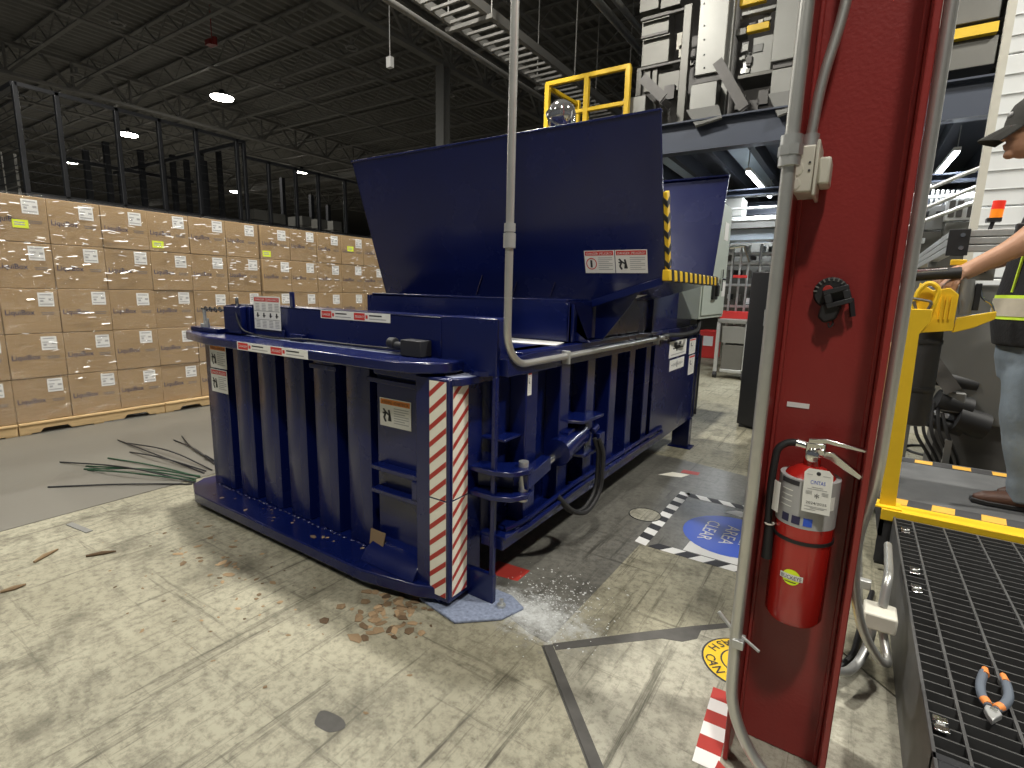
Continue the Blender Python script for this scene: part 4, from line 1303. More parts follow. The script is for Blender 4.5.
# second conduit into the junction box
jb = at(804, 172, 'Y', 1.66)
JX0, JX1, JZ0, JZ1 = jb.x - .035, jb.x + .055, jb.z - .055, jb.z + .065
C2 = thing('conduit', 'short offset conduit entering the grey junction box from above', 'conduit', (jb.x, 1.69, JZ1))
pt = [V((jb.x + .052, 1.70, 9.5)), V((jb.x + .052, 1.70, JZ1 + .36)), V((jb.x + .012, 1.69, JZ1 + .16)), V((jb.x + .004, 1.69, JZ1 + .03))]
MB().tube(fillet(pt, .12, 6), .0135, 12).build('pipe', 'conduit', C2)
MB().cyl((jb.x + .004, 1.69, JZ1 + .002), (jb.x + .004, 1.69, JZ1 + .035), .021, n=12).build('connector', 'galv', C2)
JB = thing('junction_box', 'grey metal junction box with knockouts on the red column', 'junction box', (jb.x, 1.70, JZ0))
MB().bx(JX0 - .02, JX1 - .03, 1.645, 1.770, JZ0, JZ1).build('body', 'cast_grey', JB, bevel=.005)
MB().bx(JX1 - .03, JX1 - .022, 1.635, 1.772, JZ0 - .01, JZ1 + .008).build('cover_plate', 'cast_grey', JB, bevel=.002)
MB().prism([(1.66, JZ0 + .02), (1.75, JZ0 + .02), (1.75, JZ1 - .03), (1.66, JZ1 - .03)], 'X', JX1 - .022, JX1 + .006).build('switch_block', 'cast_grey', JB, bevel=.006)
for dz in (.022, .060, .098):
    MB().lathe(((JX0 + JX1 - .05) / 2 - .004, 1.645, JZ0 + dz), [(.015 if dz != .06 else .018, 0), (.013 if dz != .06 else .016, .002)], 16, (0, -1, 0)).torus(((JX0 + JX1 - .05) / 2 - .004, 1.645, JZ0 + dz), .015 if dz != .06 else .018, .0015, (0, 1, 0), 16, 4).build('knockout', 'cast_grey', JB)
for dz in (.055, .075):
    MB().cyl((JX1 - .042, 1.6445, JZ0 + dz), (JX1 - .042, 1.643, JZ0 + dz), .003, n=8).build('screw', 'ink', JB)
# right conduit behind the right flange, looping at the foot
C3 = thing('conduit', 'galvanised conduit running down the right edge of the red column', 'conduit', (CXR + .025, 1.80, 0.5))
pt = [V((CXR + .020, 1.70, 9.5)), V((CXR + .020, 1.70, 1.0)), at(856, 540, 'Y', 1.80), at(854, 590, 'Y', 1.9), at(862, 632, 'Y', 2.0), at(880, 662, 'Y', 2.1), at(889, 664, 'Y', 2.2), at(884, 642, 'Y', 2.25), at(882, 626, 'Y', 2.28)]
MB().tube(fillet(pt, .10, 5), .0150, 12).build('pipe', 'conduit', C3)
e = at(880, 617, 'Y', 2.28)
MB().bx(e.x - .055, e.x + .05, 2.22, 2.33, e.z - .03, e.z + .035).build('conduit_body', 'cast_grey', C3, bevel=.008)
MB().tube(fillet([e + V((.005, .02, .035)), e + V((.01, .05, .14)), at(889, 570, 'Y', 2.45), at(888, 545, 'Y', 2.8)], .05), .016, 10).build('pipe', 'conduit', C3)
MB().bx(e.x - .075, e.x - .055, 2.25, 2.30, e.z - .025, e.z + .02).build('connector', 'galv', C3, bevel=.003)
q = at(860, 584, 'Y', 1.92)
MB().bx(q.x - .03, q.x + .03, 1.92, 1.945, q.z - .014, q.z + .014).build('beam_clamp', 'galv', C3, bevel=.003)
HO = MB().tube(fillet([at(834, 670, 'Y', 2.15), at(846, 673, 'Y', 2.2), at(858, 664, 'Y', 2.3), at(868, 645, 'Y', 2.4), at(872, 628, 'Y', 2.42)], .08), .017, 10)
HO.build('flexible_conduit', 'galv', label='grey flexible conduit bending behind the foot of the red column', cat='conduit')
MB().tube(fillet([(0.10, 2.32, .012), (0.16, 2.45, .012), (0.19, 2.75, .012), (0.24, 3.1, .012)], .1), .012, 8).build('floor_cable', 'rubber', label='dark cable on the floor between column and grating', cat='cable')

# tape measure style clip reel hung on the web
p = at(835, 298, 'Y', 1.74)
CR = thing('cord_reel', 'black cord reel with square buckle hung on the red column', 'reel', (p.x, 1.74, p.z - .06))
MB().lathe((p.x - .012, 1.773, p.z + .014), [(.012, 0), (.042, .002), (.044, .026), (.040, .03), (.012, .03)], 24, (0, -1, 0)).build('reel', 'rubber', CR)
for i in range(9):
    t = math.radians(30 + i * 18)
    MB().bar((p.x - .012 + .034 * math.cos(t), 1.742, p.z + .014 + .034 * math.sin(t)), (p.x - .012 + .043 * math.cos(t), 1.742, p.z + .014 + .043 * math.sin(t)), .004, .004).build('tooth', 'steel_grey', CR)
MB().lathe((p.x - .020, 1.742, p.z + .022), [(.013, 0), (.012, .003)], 14, (0, -1, 0)).build('badge', 'stripe_red', CR)
mb = MB()
cc = V((p.x + .006, 1.733, p.z + .004))
ca, sa = math.cos(.32), math.sin(.32)


def rt(u, v):
    return (cc.x + u * ca - v * sa, cc.z + u * sa + v * ca)


for u0, u1, v0, v1 in ((-.032, .032, .012, .026), (-.032, .032, -.026, -.012), (-.032, -.014, -.012, .012), (.014, .032, -.012, .012)):
    mb.prism([rt(u0, v0), rt(u1, v0), rt(u1, v1), rt(u0, v1)], 'Y', 1.726, 1.738)
mb.build('buckle', 'dark_steel', CR, bevel=.002)
MB().prism([(p.x - .03, p.z - .015), (p.x + .02, p.z - .02), (p.x + .008, p.z - .06), (p.x - .02, p.z - .072), (p.x - .038, p.z - .055)], 'Y', 1.735, 1.772).build('pouch', 'rubber', CR, bevel=.006)
MB().tube(fillet([(p.x + .0, 1.75, p.z - .06), (p.x + .004, 1.742, p.z - .075), (p.x - .006, 1.738, p.z - .085), (p.x - .008, 1.742, p.z - .07)], .01), .0025, 6).build('cord', 'black', CR)
MB().bar((p.x + .038, 1.755, p.z + .0), (p.x + .048, 1.76, p.z - .05), .008, .012).build('clip', 'dark_steel', CR)

# ---- fire extinguisher
ec = at(801, 545, 'Y', 1.675)
zb, zt_ = at(797, 618, 'Y', 1.675).z, at(801, 466, 'Y', 1.675).z
ex, ey = ec.x, 1.682
ER = 0.077
EX = thing('fire_extinguisher', 'red fire extinguisher with inspection tag strapped to the red column', 'fire extinguisher', (ex, ey, zb))
MB().lathe((ex, ey, zb), [(.055, 0), (.068, .003), (ER, .018), (ER, zt_ - zb - .06), (ER * .94, zt_ - zb - .032), (ER * .72, zt_ - zb - .010), (.035, zt_ - zb + .004), (.022, zt_ - zb + .008), (.022, zt_ - zb + .03)], 32).build('cylinder', 'extinguisher_red', EX)
zl0, zl1 = at(800, 528, 'Y', 1.61).z, at(800, 480, 'Y', 1.61).z
lb = MB().lathe((ex, ey, zl0), [(ER + .0008, 0), (ER + .0008, zl1 - zl0)], 32).build('instruction_label', 'tag_grey', EX)


def curved(mb, u0, u1, v0, v1, lay=1):
    """patch on the cylinder: u metres round from the front, v height"""
    n = 4
    vs = []
    r = ER + .0008 + .0008 * lay
    for i in range(n + 1):
        t = (u0 + (u1 - u0) * i / n) / ER
        for v in (v0, v1):
            vs.append((ex + r * math.sin(t), ey - r * math.cos(t), v))
    return mb.add(vs, [(2 * i, 2 * i + 2, 2 * i + 3, 2 * i + 1) for i in range(n)])


mb = MB()
curved(mb, -.075, -.02, zl1 - .018, zl1 - .004)
mb.k = 1
for i, u in enumerate((-.06, -.03, .0)):
    mb.k = 1 if i < 2 else 2
    curved(mb, u, u + .022, zl0 + .010, zl0 + .034)
mb.k = 3
curved(mb, .05, .08, zl0 + .06, zl0 + .10)
for i in range(4):
    curved(mb, -.07, -.035, zl0 + .055 + i * .016, zl0 + .058 + i * .016)
mb.build('label_print', ['ink', 'ink_blue', 'sign_blue', 'paper'], lb, kind='stuff')
zs = at(800, 543, 'Y', 1.62).z
MB().lathe((ex, ey, zs), [(ER + .003, 0), (ER + .003, .010)], 32).build('strap', 'black', EX)
nk = zt_ + .01
MB().cyl((ex, ey, nk), (ex, ey, nk + .05), .018, n=14).bx(ex - .02, ex + .03, ey - .014, ey + .014, nk + .03, nk + .065).build('valve', 'chrome', EX, bevel=.003)
MB().slab([(ex - .015, ey - .012, nk + .058), (ex + .03, ey - .012, nk + .068), (ex + .125, ey - .012, nk + .058), (ex + .13, ey - .012, nk + .066), (ex + .03, ey - .012, nk + .082), (ex - .015, ey - .012, nk + .075)], (0, .024, 0)).build('lever', 'chrome', EX, bevel=.002)
MB().slab([(ex + .02, ey - .012, nk + .045), (ex + .05, ey - .012, nk + .045), (ex + .125, ey - .012, nk - .008), (ex + .118, ey - .012, nk - .02), (ex + .04, ey - .012, nk + .022), (ex + .02, ey - .012, nk + .03)], (0, .024, 0)).build('carry_handle', 'chrome', EX, bevel=.002)
MB().lathe((ex + .0, ey - .018, nk + .028), [(.017, 0), (.017, .010), (.013, .012)], 18, (-.2, -1, 0)).build('gauge', 'chrome', EX)
MB().torus((ex + .018, ey - .02, nk + .04), .012, .0015, (0.3, 1, 0), 14, 4).build('pull_pin', 'chrome', EX)
hz = fillet([(ex - .018, ey, nk + .05), (ex - .06, ey, nk + .058), (ex - .092, ey - .01, nk + .035), (ex - .097, ey - .02, nk - .06), (ex - .092, ey - .03, nk - .20), (ex - .088, ey - .03, zs + .02)], .05, 6)
MB().tube(hz, .0105, 10).build('hose', 'rubber', EX)
MB().cyl((ex - .018, ey, nk + .05), (ex - .045, ey, nk + .055), .013, n=12).build('hose_ferrule', 'chrome', EX)
MB().cyl((ex - .088, ey - .03, zs + .02), (ex - .085, ey - .03, zs - .085), .012, .015, n=12).build('nozzle', 'rubber', EX)
MB().torus((ex - .088, ey - .03, zs + .025), .012, .003, (0, 0, 1), 14, 5).build('hose_band', 'cast_grey', EX)
# inspection tag
tx, ty, tz = ex + .018, ey - ER - .012, nk + .012
TW, TH = .068, .125
xd, yd = V((.99, -.06, .03)).normalized(), V((-.03, 0.0, 1)).normalized()
nn = xd.cross(yd)
o0 = V((tx - TW / 2 + .008, ty, tz - TH))
mb = MB()
tp_ = [(0, 0), (TW, 0), (TW, TH - .012), (TW - .010, TH), (.010, TH), (0, TH - .012)]
mb.slab([o0 + xd * u + yd * v for u, v in tp_], nn * .0012)
of = nn * .0020
mb.k = 1
mb.text('CINTAS', o0 + xd * (TW * .5) + yd * (TH * .70), xd, yd, .015, of, True, .036)
mb.k = 2
mb.text('2024/2025', o0 + xd * (TW * .5) + yd * (TH * .225), xd, yd, .010, of, True, .050)
mb.text('*', o0 + xd * (TW * .5) + yd * (TH * .36), xd, yd, .030, of, True)
for v, a_, c_ in ((.86, .10, .30), (.86, .66, .92), (.58, .3, .7), (.535, .15, .85), (.48, .1, .33), (.45, .1, .33), (.42, .1, .33), (.48, .67, .9), (.45, .67, .9), (.42, .67, .9), (.13, .1, .9), (.10, .3, .8), (.06, .1, .5)):
    mb.k = 3
    p0 = o0 + xd * (TW * a_) + yd * (TH * v) + of
    mb.add([p0, p0 + xd * (TW * (c_ - a_)), p0 + xd * (TW * (c_ - a_)) + yd * .0015, p0 + yd * .0015], [(0, 1, 2, 3)])
mb.k = 2
mb.lathe(o0 + xd * (TW / 2) + yd * (TH - .012) + nn * .0012, [(.0055, 0), (.005, .001)], 12, nn)
mb.build('inspection_tag', ['paper', 'sign_blue', 'ink', 'tag_grey'], EX, smooth=False, label='white inspection tag')
MB().tube([o0 + xd * (TW / 2) + yd * (TH - .012), V((ex + .012, ey - .03, nk + .02))], .0012, 5).build('tag_tie', 'chrome', EX)
mb = MB().slab([(ex - .085, ey - .05, zl0 + .03), (ex - .068, ey - .07, zl0 + .03), (ex - .068, ey - .07, zl0 + .12), (ex - .085, ey - .05, zl0 + .12)], (.001, .001, 0))
mb.build('side_card', 'paper', EX)
# round badge with the maker's name
bz = at(796, 578, 'Y', 1.61).z
mb = MB()
n = 20
u0 = -.012
for i in range(n):
    a0, a1 = 2 * math.pi * i / n, 2 * math.pi * (i + 1) / n
    vs = []
    for (rr, a) in ((0, 0), (.024, a0), (.024, a1)):
        u, v = u0 + rr * math.cos(a), bz + rr * math.sin(a)
        vs.append((ex + (ER + .001) * math.sin(u / ER), ey - (ER + .001) * math.cos(u / ER), v))
    mb.add(vs, [(0, 1, 2)])
mb.k = 1
curved(mb, u0 - .030, u0 + .030, bz - .008, bz + .009, 1)
mb.k = 2
vs, fs_, wd = glyphs('BUCKEYE')
sc = .054 / wd
mb.add([(ex + (ER + .003) * math.sin((u0 - .027 + x * sc) / ER), ey - (ER + .003) * math.cos((u0 - .027 + x * sc) / ER), bz - .005 + y * .016) for x, y in vs], fs_)
curved(mb, u0 - .016, u0 + .014, bz - .016, bz - .013, 1)
mb.build('maker_badge', ['lime', 'paper', 'ink'], EX, smooth=False, label='yellow round maker badge')
MB().bx(ex - .03, ex + .03, ey + ER - .002, YW - .001, zs - .05, zs + .05).build('wall_bracket', 'column_red', EX)

# ================================================================== FLOOR MARKS AND LITTER
z1, z2, z3 = .0022, .0030, .0038


def flat(name, polys, mats, label, cat, th=.0008, base=.0012, **k):
    mb = MB()
    for i, (mi, poly, lay) in enumerate(polys):
        mb.k = mi
        mb.prism(poly, 'Z', base + .0007 * lay, base + .0007 * (lay + 1))
    return mb.build(name, mats, label=label, cat=cat, smooth=False, **k)


# square of black and white tape with a blue KEEP AREA CLEAR disc
SX0, SX1, SY0, SY1 = -0.975, 0.02, 2.905, 3.93
polys = []


def striped(x0, y0, x1, y1, w, n, ma, mb_, skew=.5):
    """tape from (x0,y0) to (x1,y1), width w, slanted bands"""
    d = V((x1 - x0, y1 - y0))
    L = d.length
    d.normalize()
    s = V((-d.y, d.x))
    out = []
    for i in range(n):
        a, b = L * i / n, L * (i + 1) / n
        k = skew * w
        pts = [(max(0, a), 0), (b, 0), (min(L, b + k), w), (min(L, a + k), w)]
        out.append(((ma, mb_)[i % 2], [(x0 + d.x * u + s.x * v, y0 + d.y * u + s.y * v) for u, v in pts], 0))
    return out


polys += striped(SX0 + .075, SY0, SX0 + .075, SY1, .075, 13, 0, 1, .25)
polys += striped(SX0 + .08, SY0, SX1, SY0, .075, 11, 1, 0, .7)
polys += striped(SX0 + .08, SY1 - .075, SX1, SY1 - .075, .075, 11, 1, 0, -.7)
polys.append((0, [(-.70, 2.99), (-.10, 2.99), (-.10, 3.14), (-.695, 3.13)], 0))
polys.append((0, [(-.62, 3.72), (-.10, 3.66), (-.10, 3.84), (-.55, 3.80)], 0))
polys.append((0, [(-.36, 3.14), (-.10, 3.14), (-.10, 3.66), (-.36, 3.6)], 0))
oc = (-.505, 3.36)
polys.append((2, [(oc[0] + .285 * math.cos(2 * math.pi * i / 32), oc[1] + .30 * math.sin(2 * math.pi * i / 32)) for i in range(32)], 1))
mb = MB()
for mi, poly, lay in polys:
    mb.k = mi
    mb.prism(poly, 'Z', .0012 + .0007 * lay, .0012 + .0007 * (lay + 1))
mb.k = 3
for t, u in (('KEEP', .105), ('AREA', 0), ('CLEAR', -.125)):
    mb.text(t, (oc[0] + u, oc[1], .0034), (0, -1, 0), (1, 0, 0), .115, center=True, w=.30 if t != 'CLEAR' else .32)
mb.build('floor_sign', ['white', 'ink', 'sign_blue', 'white'], label='blue keep-area-clear floor sign framed with black and white tape', cat='floor sign', smooth=False)
# yellow disc, partly hidden by the column
tcx, tcy, tr = -0.225, 2.150, 0.160
mb = MB()
ring = lambda r: [(tcx + r * math.cos(2 * math.pi * i / 40), tcy + r * math.sin(2 * math.pi * i / 40)) for i in range(40)]
mb.k = 1
mb.prism(ring(tr), 'Z', 0.0002, .0012)
mb.k = 0
mb.prism(ring(tr - .008), 'Z', .0012, .0018)
mb.k = 1
mb.prism(ring(.085), 'Z', .0018, .0022)
mb.k = 0
mb.prism(ring(.078), 'Z', .0022, .0027)
mb.k = 1
word = 'TRASH CAN'
for i, c in enumerate(word):
    if c == ' ':
        continue
    a = math.radians(88 + i * 17)
    o = (tcx + .141 * math.cos(a), tcy + .141 * math.sin(a), .0032)
    mb.text(c, o, (-math.sin(a), math.cos(a), 0), (-math.cos(a), -math.sin(a), 0), .056, center=False, bold=.01)
mb.build('floor_sign', ['yellow', 'ink'], label='round yellow trash can floor sign beside the red column', cat='floor sign', smooth=False)
# red and white tape
polys = striped(-.294, 1.940, -.277, 1.560, .078, 6, 0, 1, 0)
mb = MB()
for mi, poly, lay in polys:
    mb.k = mi
    mb.prism(poly, 'Z', .0004, .0014)
mb.build('floor_tape', ['stripe_red', 'white'], label='worn red and white striped floor tape at the column foot', cat='tape', smooth=False)
MB().prism([(-.205, 1.61), (-.165, 1.585), (-.14, 1.50), (-.215, 1.50)], 'Z', .0004, .0016).build('floor_tape', 'stripe_red', label='short red tape end in front of the column foot', cat='tape')
for n, (c, w, h, lab) in enumerate(((( -1.42, 2.17), .20, .16, 'faded red tape patch under the front of the baler'), ((-1.03, 4.42), .14, .10, 'faded red tape patch near the rear leg of the baler'), ((-.25, 4.05), .22, .05, 'red dash of tape behind the keep-area-clear sign'))):
    MB().prism([(c[0] - w / 2, c[1] - h / 2), (c[0] + w / 2, c[1] - h * .3), (c[0] + w / 2, c[1] + h / 2), (c[0] - w / 2, c[1] + h * .4)], 'Z', .0012, .0018).build('tape_patch', 'stripe_red', label=lab, cat='tape')
MB().prism([(-1.24, 4.20), (-1.06, 4.25), (-1.02, 4.36), (-1.16, 4.34)], 'Z', .0012, .0018).build('tape_patch', 'cream', label='faded cream tape patch beside the baler', cat='tape')
# drain cover
DR = thing('drain_cover', 'round floor cover plate beside the striped tape', 'cover', (-1.055, 3.34, 0))
MB().lathe((-1.055, 3.34, 0.0011), [(.105, 0), (.105, .002)], 28).build('plate', 'concrete_grey', DR)
MB().torus((-1.055, 3.34, .002), .108, .004, (0, 0, 1), 28, 5).build('ring', 'dark_steel', DR)
# dark blot
MB().prism([(-1.372 + (.062 + .008 * math.sin(3 * t)) * math.cos(t), .985 + (.040 + .006 * math.sin(2 * t + 1)) * math.sin(t)) for t in [i * .3142 for i in range(20)]], 'Z', .0002, .001).build('floor_blot', 'joint_fill', label='dark round blot on the pale concrete', cat='stain')
for n, (a, b) in enumerate((((-3.95, 1.03), (-3.72, 1.06)),)):
    MB().bar((a[0], a[1], .003), (b[0], b[1], .003), .035, .004).build('flat_strip', 'steel_grey', label='flat grey strip lying near the floor boundary', cat='strip')
# white powder spilled at the baler foot
r3 = random.Random(11)
mb = MB()
for i in range(500):
    t = r3.random()
    cx = -1.13 + r3.gauss(0, .13) + t * .10
    cy = 1.95 + r3.gauss(0, .12) + t * .22
    if cx > -.93 and cy < 1.7:
        continue
    r = r3.uniform(.001, .005)
    a0 = r3.uniform(0, 6)
    el = r3.uniform(.5, 2.2)
    an = r3.uniform(0, 3.14)
    poly = []
    for i2 in range(6):
        u, v = r * el * math.cos(a0 + i2 * 1.047) * r3.uniform(.6, 1), r * math.sin(a0 + i2 * 1.047) * r3.uniform(.6, 1)
        poly.append((cx + u * math.cos(an) - v * math.sin(an), cy + u * math.sin(an) + v * math.cos(an)))
    mb.prism(poly, 'Z', .0008, .0022)
mb.build('spilled_powder', 'powder', label='white powder spilled beside the baler foot', cat='powder', kind='stuff', smooth=False)
# cardboard scraps: shared meshes
protos = []
for k in range(7):
    n = r3.randint(5, 8)
    pts = [(math.cos(6.283 * i / n) * r3.uniform(.5, 1) * (1 + .8 * (k % 2)), math.sin(6.283 * i / n) * r3.uniform(.45, 1)) for i in range(n)]
    mb = MB()
    vs = [(p[0], p[1], r3.uniform(0, .12)) for p in pts]
    mb.add(vs + [(v[0], v[1], v[2] + .05) for v in vs] + [(0, 0, .25), (0, 0, .30)],
           [(i, (i + 1) % n, 2 * n) for i in range(n)] + [(n + i, n + (i + 1) % n, 2 * n + 1) for i in range(n)] + [(i, (i + 1) % n, n + (i + 1) % n, n + i) for i in range(n)])
    protos.append(mb)
meshes = []
zones = [('torn cardboard scrap in the pile below the striped lock post', (-1.66, 1.53), (.11, .10), 80, (.008, .034)),
         ('small cardboard scrap on the floor before the left door corner', (-2.75, 1.33), (.30, .09), 42, (.006, .024)),
         ('tiny cardboard crumb scattered over the pale floor', (-2.4, 1.05), (.55, .22), 46, (.004, .012)),
         ('cardboard scrap fallen on the bottom door plate', (-2.9, 1.69), (.45, .03), 16, (.006, .018))]
for lab, c, sg, n, (ra, rb_) in zones:
    for i in range(n):
        k = r3.randrange(7)
        x, y = c[0] + max(-2, min(2, r3.gauss(0, 1))) * sg[0], c[1] + max(-2, min(2, r3.gauss(0, 1))) * sg[1]
        z = .109 if 'plate' in lab else .0005
        s = r3.uniform(ra, rb_)
        if len(meshes) <= k or meshes[k] is None:
            while len(meshes) <= k:
                meshes.append(None)
            o = protos[k].build('cardboard_scrap', 'cardboard', loc=(0, 0, 0), smooth=False)
            meshes[k] = o.data
        else:
            o = bpy.data.objects.new('cardboard_scrap', meshes[k])
            COL.objects.link(o)
        o.location = (x, y, z)
        o.rotation_euler = (0, 0, r3.uniform(0, 6.28))
        o.scale = (s, s, s * .8)
        tag(o, lab, 'scrap', lab.replace('torn ', '').replace('small ', '').replace('tiny ', '').replace('scrap', 'scraps').replace('crumb', 'crumbs'))
for n, (pts, lab) in enumerate((([(34, 562), (44, 556), (58, 549)], 'thin torn strip near the left edge of the floor'), ([(86, 556), (102, 553), (116, 551)], 'thin brown stick on the pale floor'), ([(0, 592), (14, 588), (26, 584)], 'curled brown strip at the left edge of the photo'))):
    q = [at(x, y, 'Z', .008) for x, y in pts]
    MB().tube(q, [.006, .012, .004], 6).build('litter_strip', 'cardboard', label=lab, cat='scrap')
# bale wires on the grey floor
wl = [((60, 462), (196, 483)), ((86, 466), (196, 479)), ((88, 470), (196, 481)), ((84, 469), (200, 476)), ((108, 458), (200, 477)), ((118, 440), (204, 473)), ((127, 443), (212, 470)), ((130, 452), (206, 471)), ((48, 487), (192, 484)), ((174, 440), (214, 464)), ((182, 436), (216, 463)), ((205, 455), (217, 462))]
for n, (a, b) in enumerate(wl):
    p, q = at(*a, 'Z', .006), at(*b, 'Z', .006)
    m_ = (p + q) / 2 + V((0, r3.uniform(-.06, .06), r3.uniform(.0, .05)))
    MB().tube(fillet([p, m_, q], .8, 8), .006, 6).build('bale_wire', 'wire_green' if n in (1, 2, 3, 4) else 'dark_steel', label=('green' if n in (1, 2, 3, 4) else 'dark') + ' bale wire lying on the grey floor left of the baler', cat='wire', group=('green' if n in (1, 2, 3, 4) else 'dark') + ' bale wires on the grey floor')

# ================================================================== STEP GRATING, PLATFORM, RIGHT SIDE
GR = thing('step_grating', 'black steel step grating in the right foreground', 'grating', (0.75, 2.3, 0))
GX0, GX1, GY0, GY1, GZ = 0.300, 1.25, 1.10, 3.385, 0.335
MB().bx(GX0, GX0 + .010, GY0, GY1, 0.001, GZ + .006).build('side_plate', 'grate_edge', GR, bevel=.002)
MB().bx(GX1 - .010, GX1, GY0, GY1, 0.001, GZ + .006).build('side_plate', 'grate_edge', GR, bevel=.002)
MB().bx(GX0, GX1, GY1 - .01, GY1, 0.001, GZ).build('end_plate', 'grate_edge', GR)
MB().bx(GX0, GX1, 1.575, 1.60, 0.20, GZ + .006).bx(GX0 + .01, GX1 - .01, 1.45, 1.60, GZ - .004, GZ + .004).build('end_plate', 'dark_steel', GR, bevel=.002)
MB().bx(GX0 + .03, GX1 - .03, GY0 + .05, GY1 - .03, 0.002, 0.004).build('drip_tray', 'black', GR)
slat = MB().bx(GX0 + .010, GX1 - .010, -.0025, .0025, GZ - .03, GZ)
s0 = None
y = 1.625
while y < GY1 - .02:
    if s0 is None:
        s0 = slat.build('slat', 'grate_black', GR)
        s0.data.materials.clear(); s0.data.materials.append(M['grate_edge'])
        base = -ORG[GR.name].y
        s0.location = (0, y, 0)
    else:
        c = s0.copy(); COL.objects.link(c); c.location = (0, y, 0)
    y += 0.0500
for x in (.383, .513, .646, .778, .91, 1.04, 1.17):
    MB().bx(x - .004, x + .004, 1.60, GY1 - .01, GZ - .012, GZ + .002).build('cross_rod', 'grate_edge', GR)
for x, y in ((.342, 3.203), (.346, 2.728), (.339, 2.55), (.332, 1.721)):
    k = thing('grating_clip', 'x', 'clip', (x, y, GZ + .002))
    k['label'] = {3.203: 'bright metal grating clip nearest the yellow nosing', 2.728: 'upper bright metal clip of the close pair on the grating edge', 2.55: 'lower bright metal clip of the close pair on the grating edge', 1.721: 'bright metal grating clip nearest the camera'}[y]
    k['group'] = 'grating clips'
    MB().bx(x - .018, x + .018, y + .004, y + .03, GZ + .003, GZ + .012).build('saddle', 'chrome', k, bevel=.003)
    MB().bx(x - .018, x + .018, y - .03, y - .004, GZ + .003, GZ + .009).build('saddle', 'chrome', k, bevel=.003)
    MB().bx(x - .010, x + .010, y - .006, y + .006, GZ + .002, GZ + .005).build('bridge', 'galv', k)
# pliers lying on the grating
PL = thing('pliers', 'diagonal pliers with orange and grey grips lying on the grating', 'pliers', (.48, 1.92, GZ))
zz = GZ + .014
for s, pts in ((0, [(.452, 1.868), (.444, 1.91), (.448, 1.965), (.462, 2.02), (.474, 2.06)]), (1, [(.468, 1.862), (.492, 1.90), (.512, 1.95), (.518, 2.01), (.516, 2.055)])):
    q = [V((a, b, zz + .004)) for a, b in pts]
    MB().tube(fillet(q, .03, 4), [.010] + [.0125] * (len(fillet(q, .03, 4)) - 2) + [.009], 10).build('grip', 'grip_grey', PL)
    a, b = q[-2], q[-1]
    MB().tube([a * .3 + b * .7 + V((0, -.02, .004)), b + V((0, .004, .003))], [.0105, .0085], 10).build('grip_tip', 'grip_orange', PL)
    MB().tube([q[0] + V((0, .004, .002)), q[0] * .4 + q[1] * .6 + V((0, 0, .002))], [.0115, .0128], 10).build('grip_collar', 'grip_orange', PL)
MB().prism([(.447, 1.868), (.474, 1.862), (.478, 1.842), (.462, 1.818), (.450, 1.798), (.443, 1.82), (.440, 1.85)], 'Z', zz - .008, zz + .010).build('jaw', 'galv', PL, bevel=.003)
MB().cyl((.460, 1.848, zz + .008), (.460, 1.848, zz + .014), .009, n=14).build('pivot', 'chrome', PL)

PF = thing('work_platform', 'raised grey work platform with yellow nosing behind the grating', 'platform', (1.2, 4.1, 0))
PX0, PX1, PY0, PY1, PZ_ = 0.245, 2.4, 3.40, 4.70, 0.36
MB().bx(PX0, PX1, PY0 + .02, PY1, PZ_ - .02, PZ_).build('deck', 'platform_grey', PF)
MB().bx(PX0, PX1, PY0, PY0 + .135, PZ_, PZ_ + .004).bx(PX0, PX1, PY0, PY0 + .006, PZ_ - .055, PZ_ + .004).build('nosing', 'yellow', PF, bevel=.002)
for x0, x1, y0, y1 in ((PX0 + .01, PX0 + .06, PY0 + .1, PY0 + .15), (PX0 + .01, PX0 + .06, PY1 - .1, PY1 - .05), (PX1 - .06, PX1, PY0 + .1, PY0 + .15), (PX1 - .06, PX1, PY1 - .1, PY1 - .05)):
    MB().bx(x0, x1, y0, y1, 0.001, PZ_ - .02).build('leg', 'dark_steel', PF)
MB().bx(PX0, PX0 + .02, PY0 + .02, PY1, PZ_ - .16, PZ_ - .02).build('skirt', 'dark_steel', PF)
MB().bx(PX0, PX1, PY0 + .02, PY0 + .04, 0.05, PZ_ - .056).build('skirt', 'dark_steel', PF)
MB().bx(PX0, PX1, PY0 + .137, PY0 + .26, PZ_, PZ_ + .002).build('anti_slip_tape', 'anti_slip', PF)
MB().bx(PX0, PX1, PY1 - .14, PY1 - .02, PZ_, PZ_ + .002).build('anti_slip_tape', 'anti_slip', PF)
for k in range(12):
    x = PX0 + .02 + k * .21
    MB().prism([(x, PY0 + .145), (x + .10, PY0 + .145), (x + .115, PY0 + .25), (x + .015, PY0 + .25)], 'Z', PZ_ + .002, PZ_ + .0034).build('tape_mark', 'tape_orange', PF)
    MB().prism([(x, PY1 - .125), (x + .10, PY1 - .125), (x + .11, PY1 - .035), (x + .01, PY1 - .035)], 'Z', PZ_ + .002, PZ_ + .0034).build('tape_mark', 'tape_orange', PF)

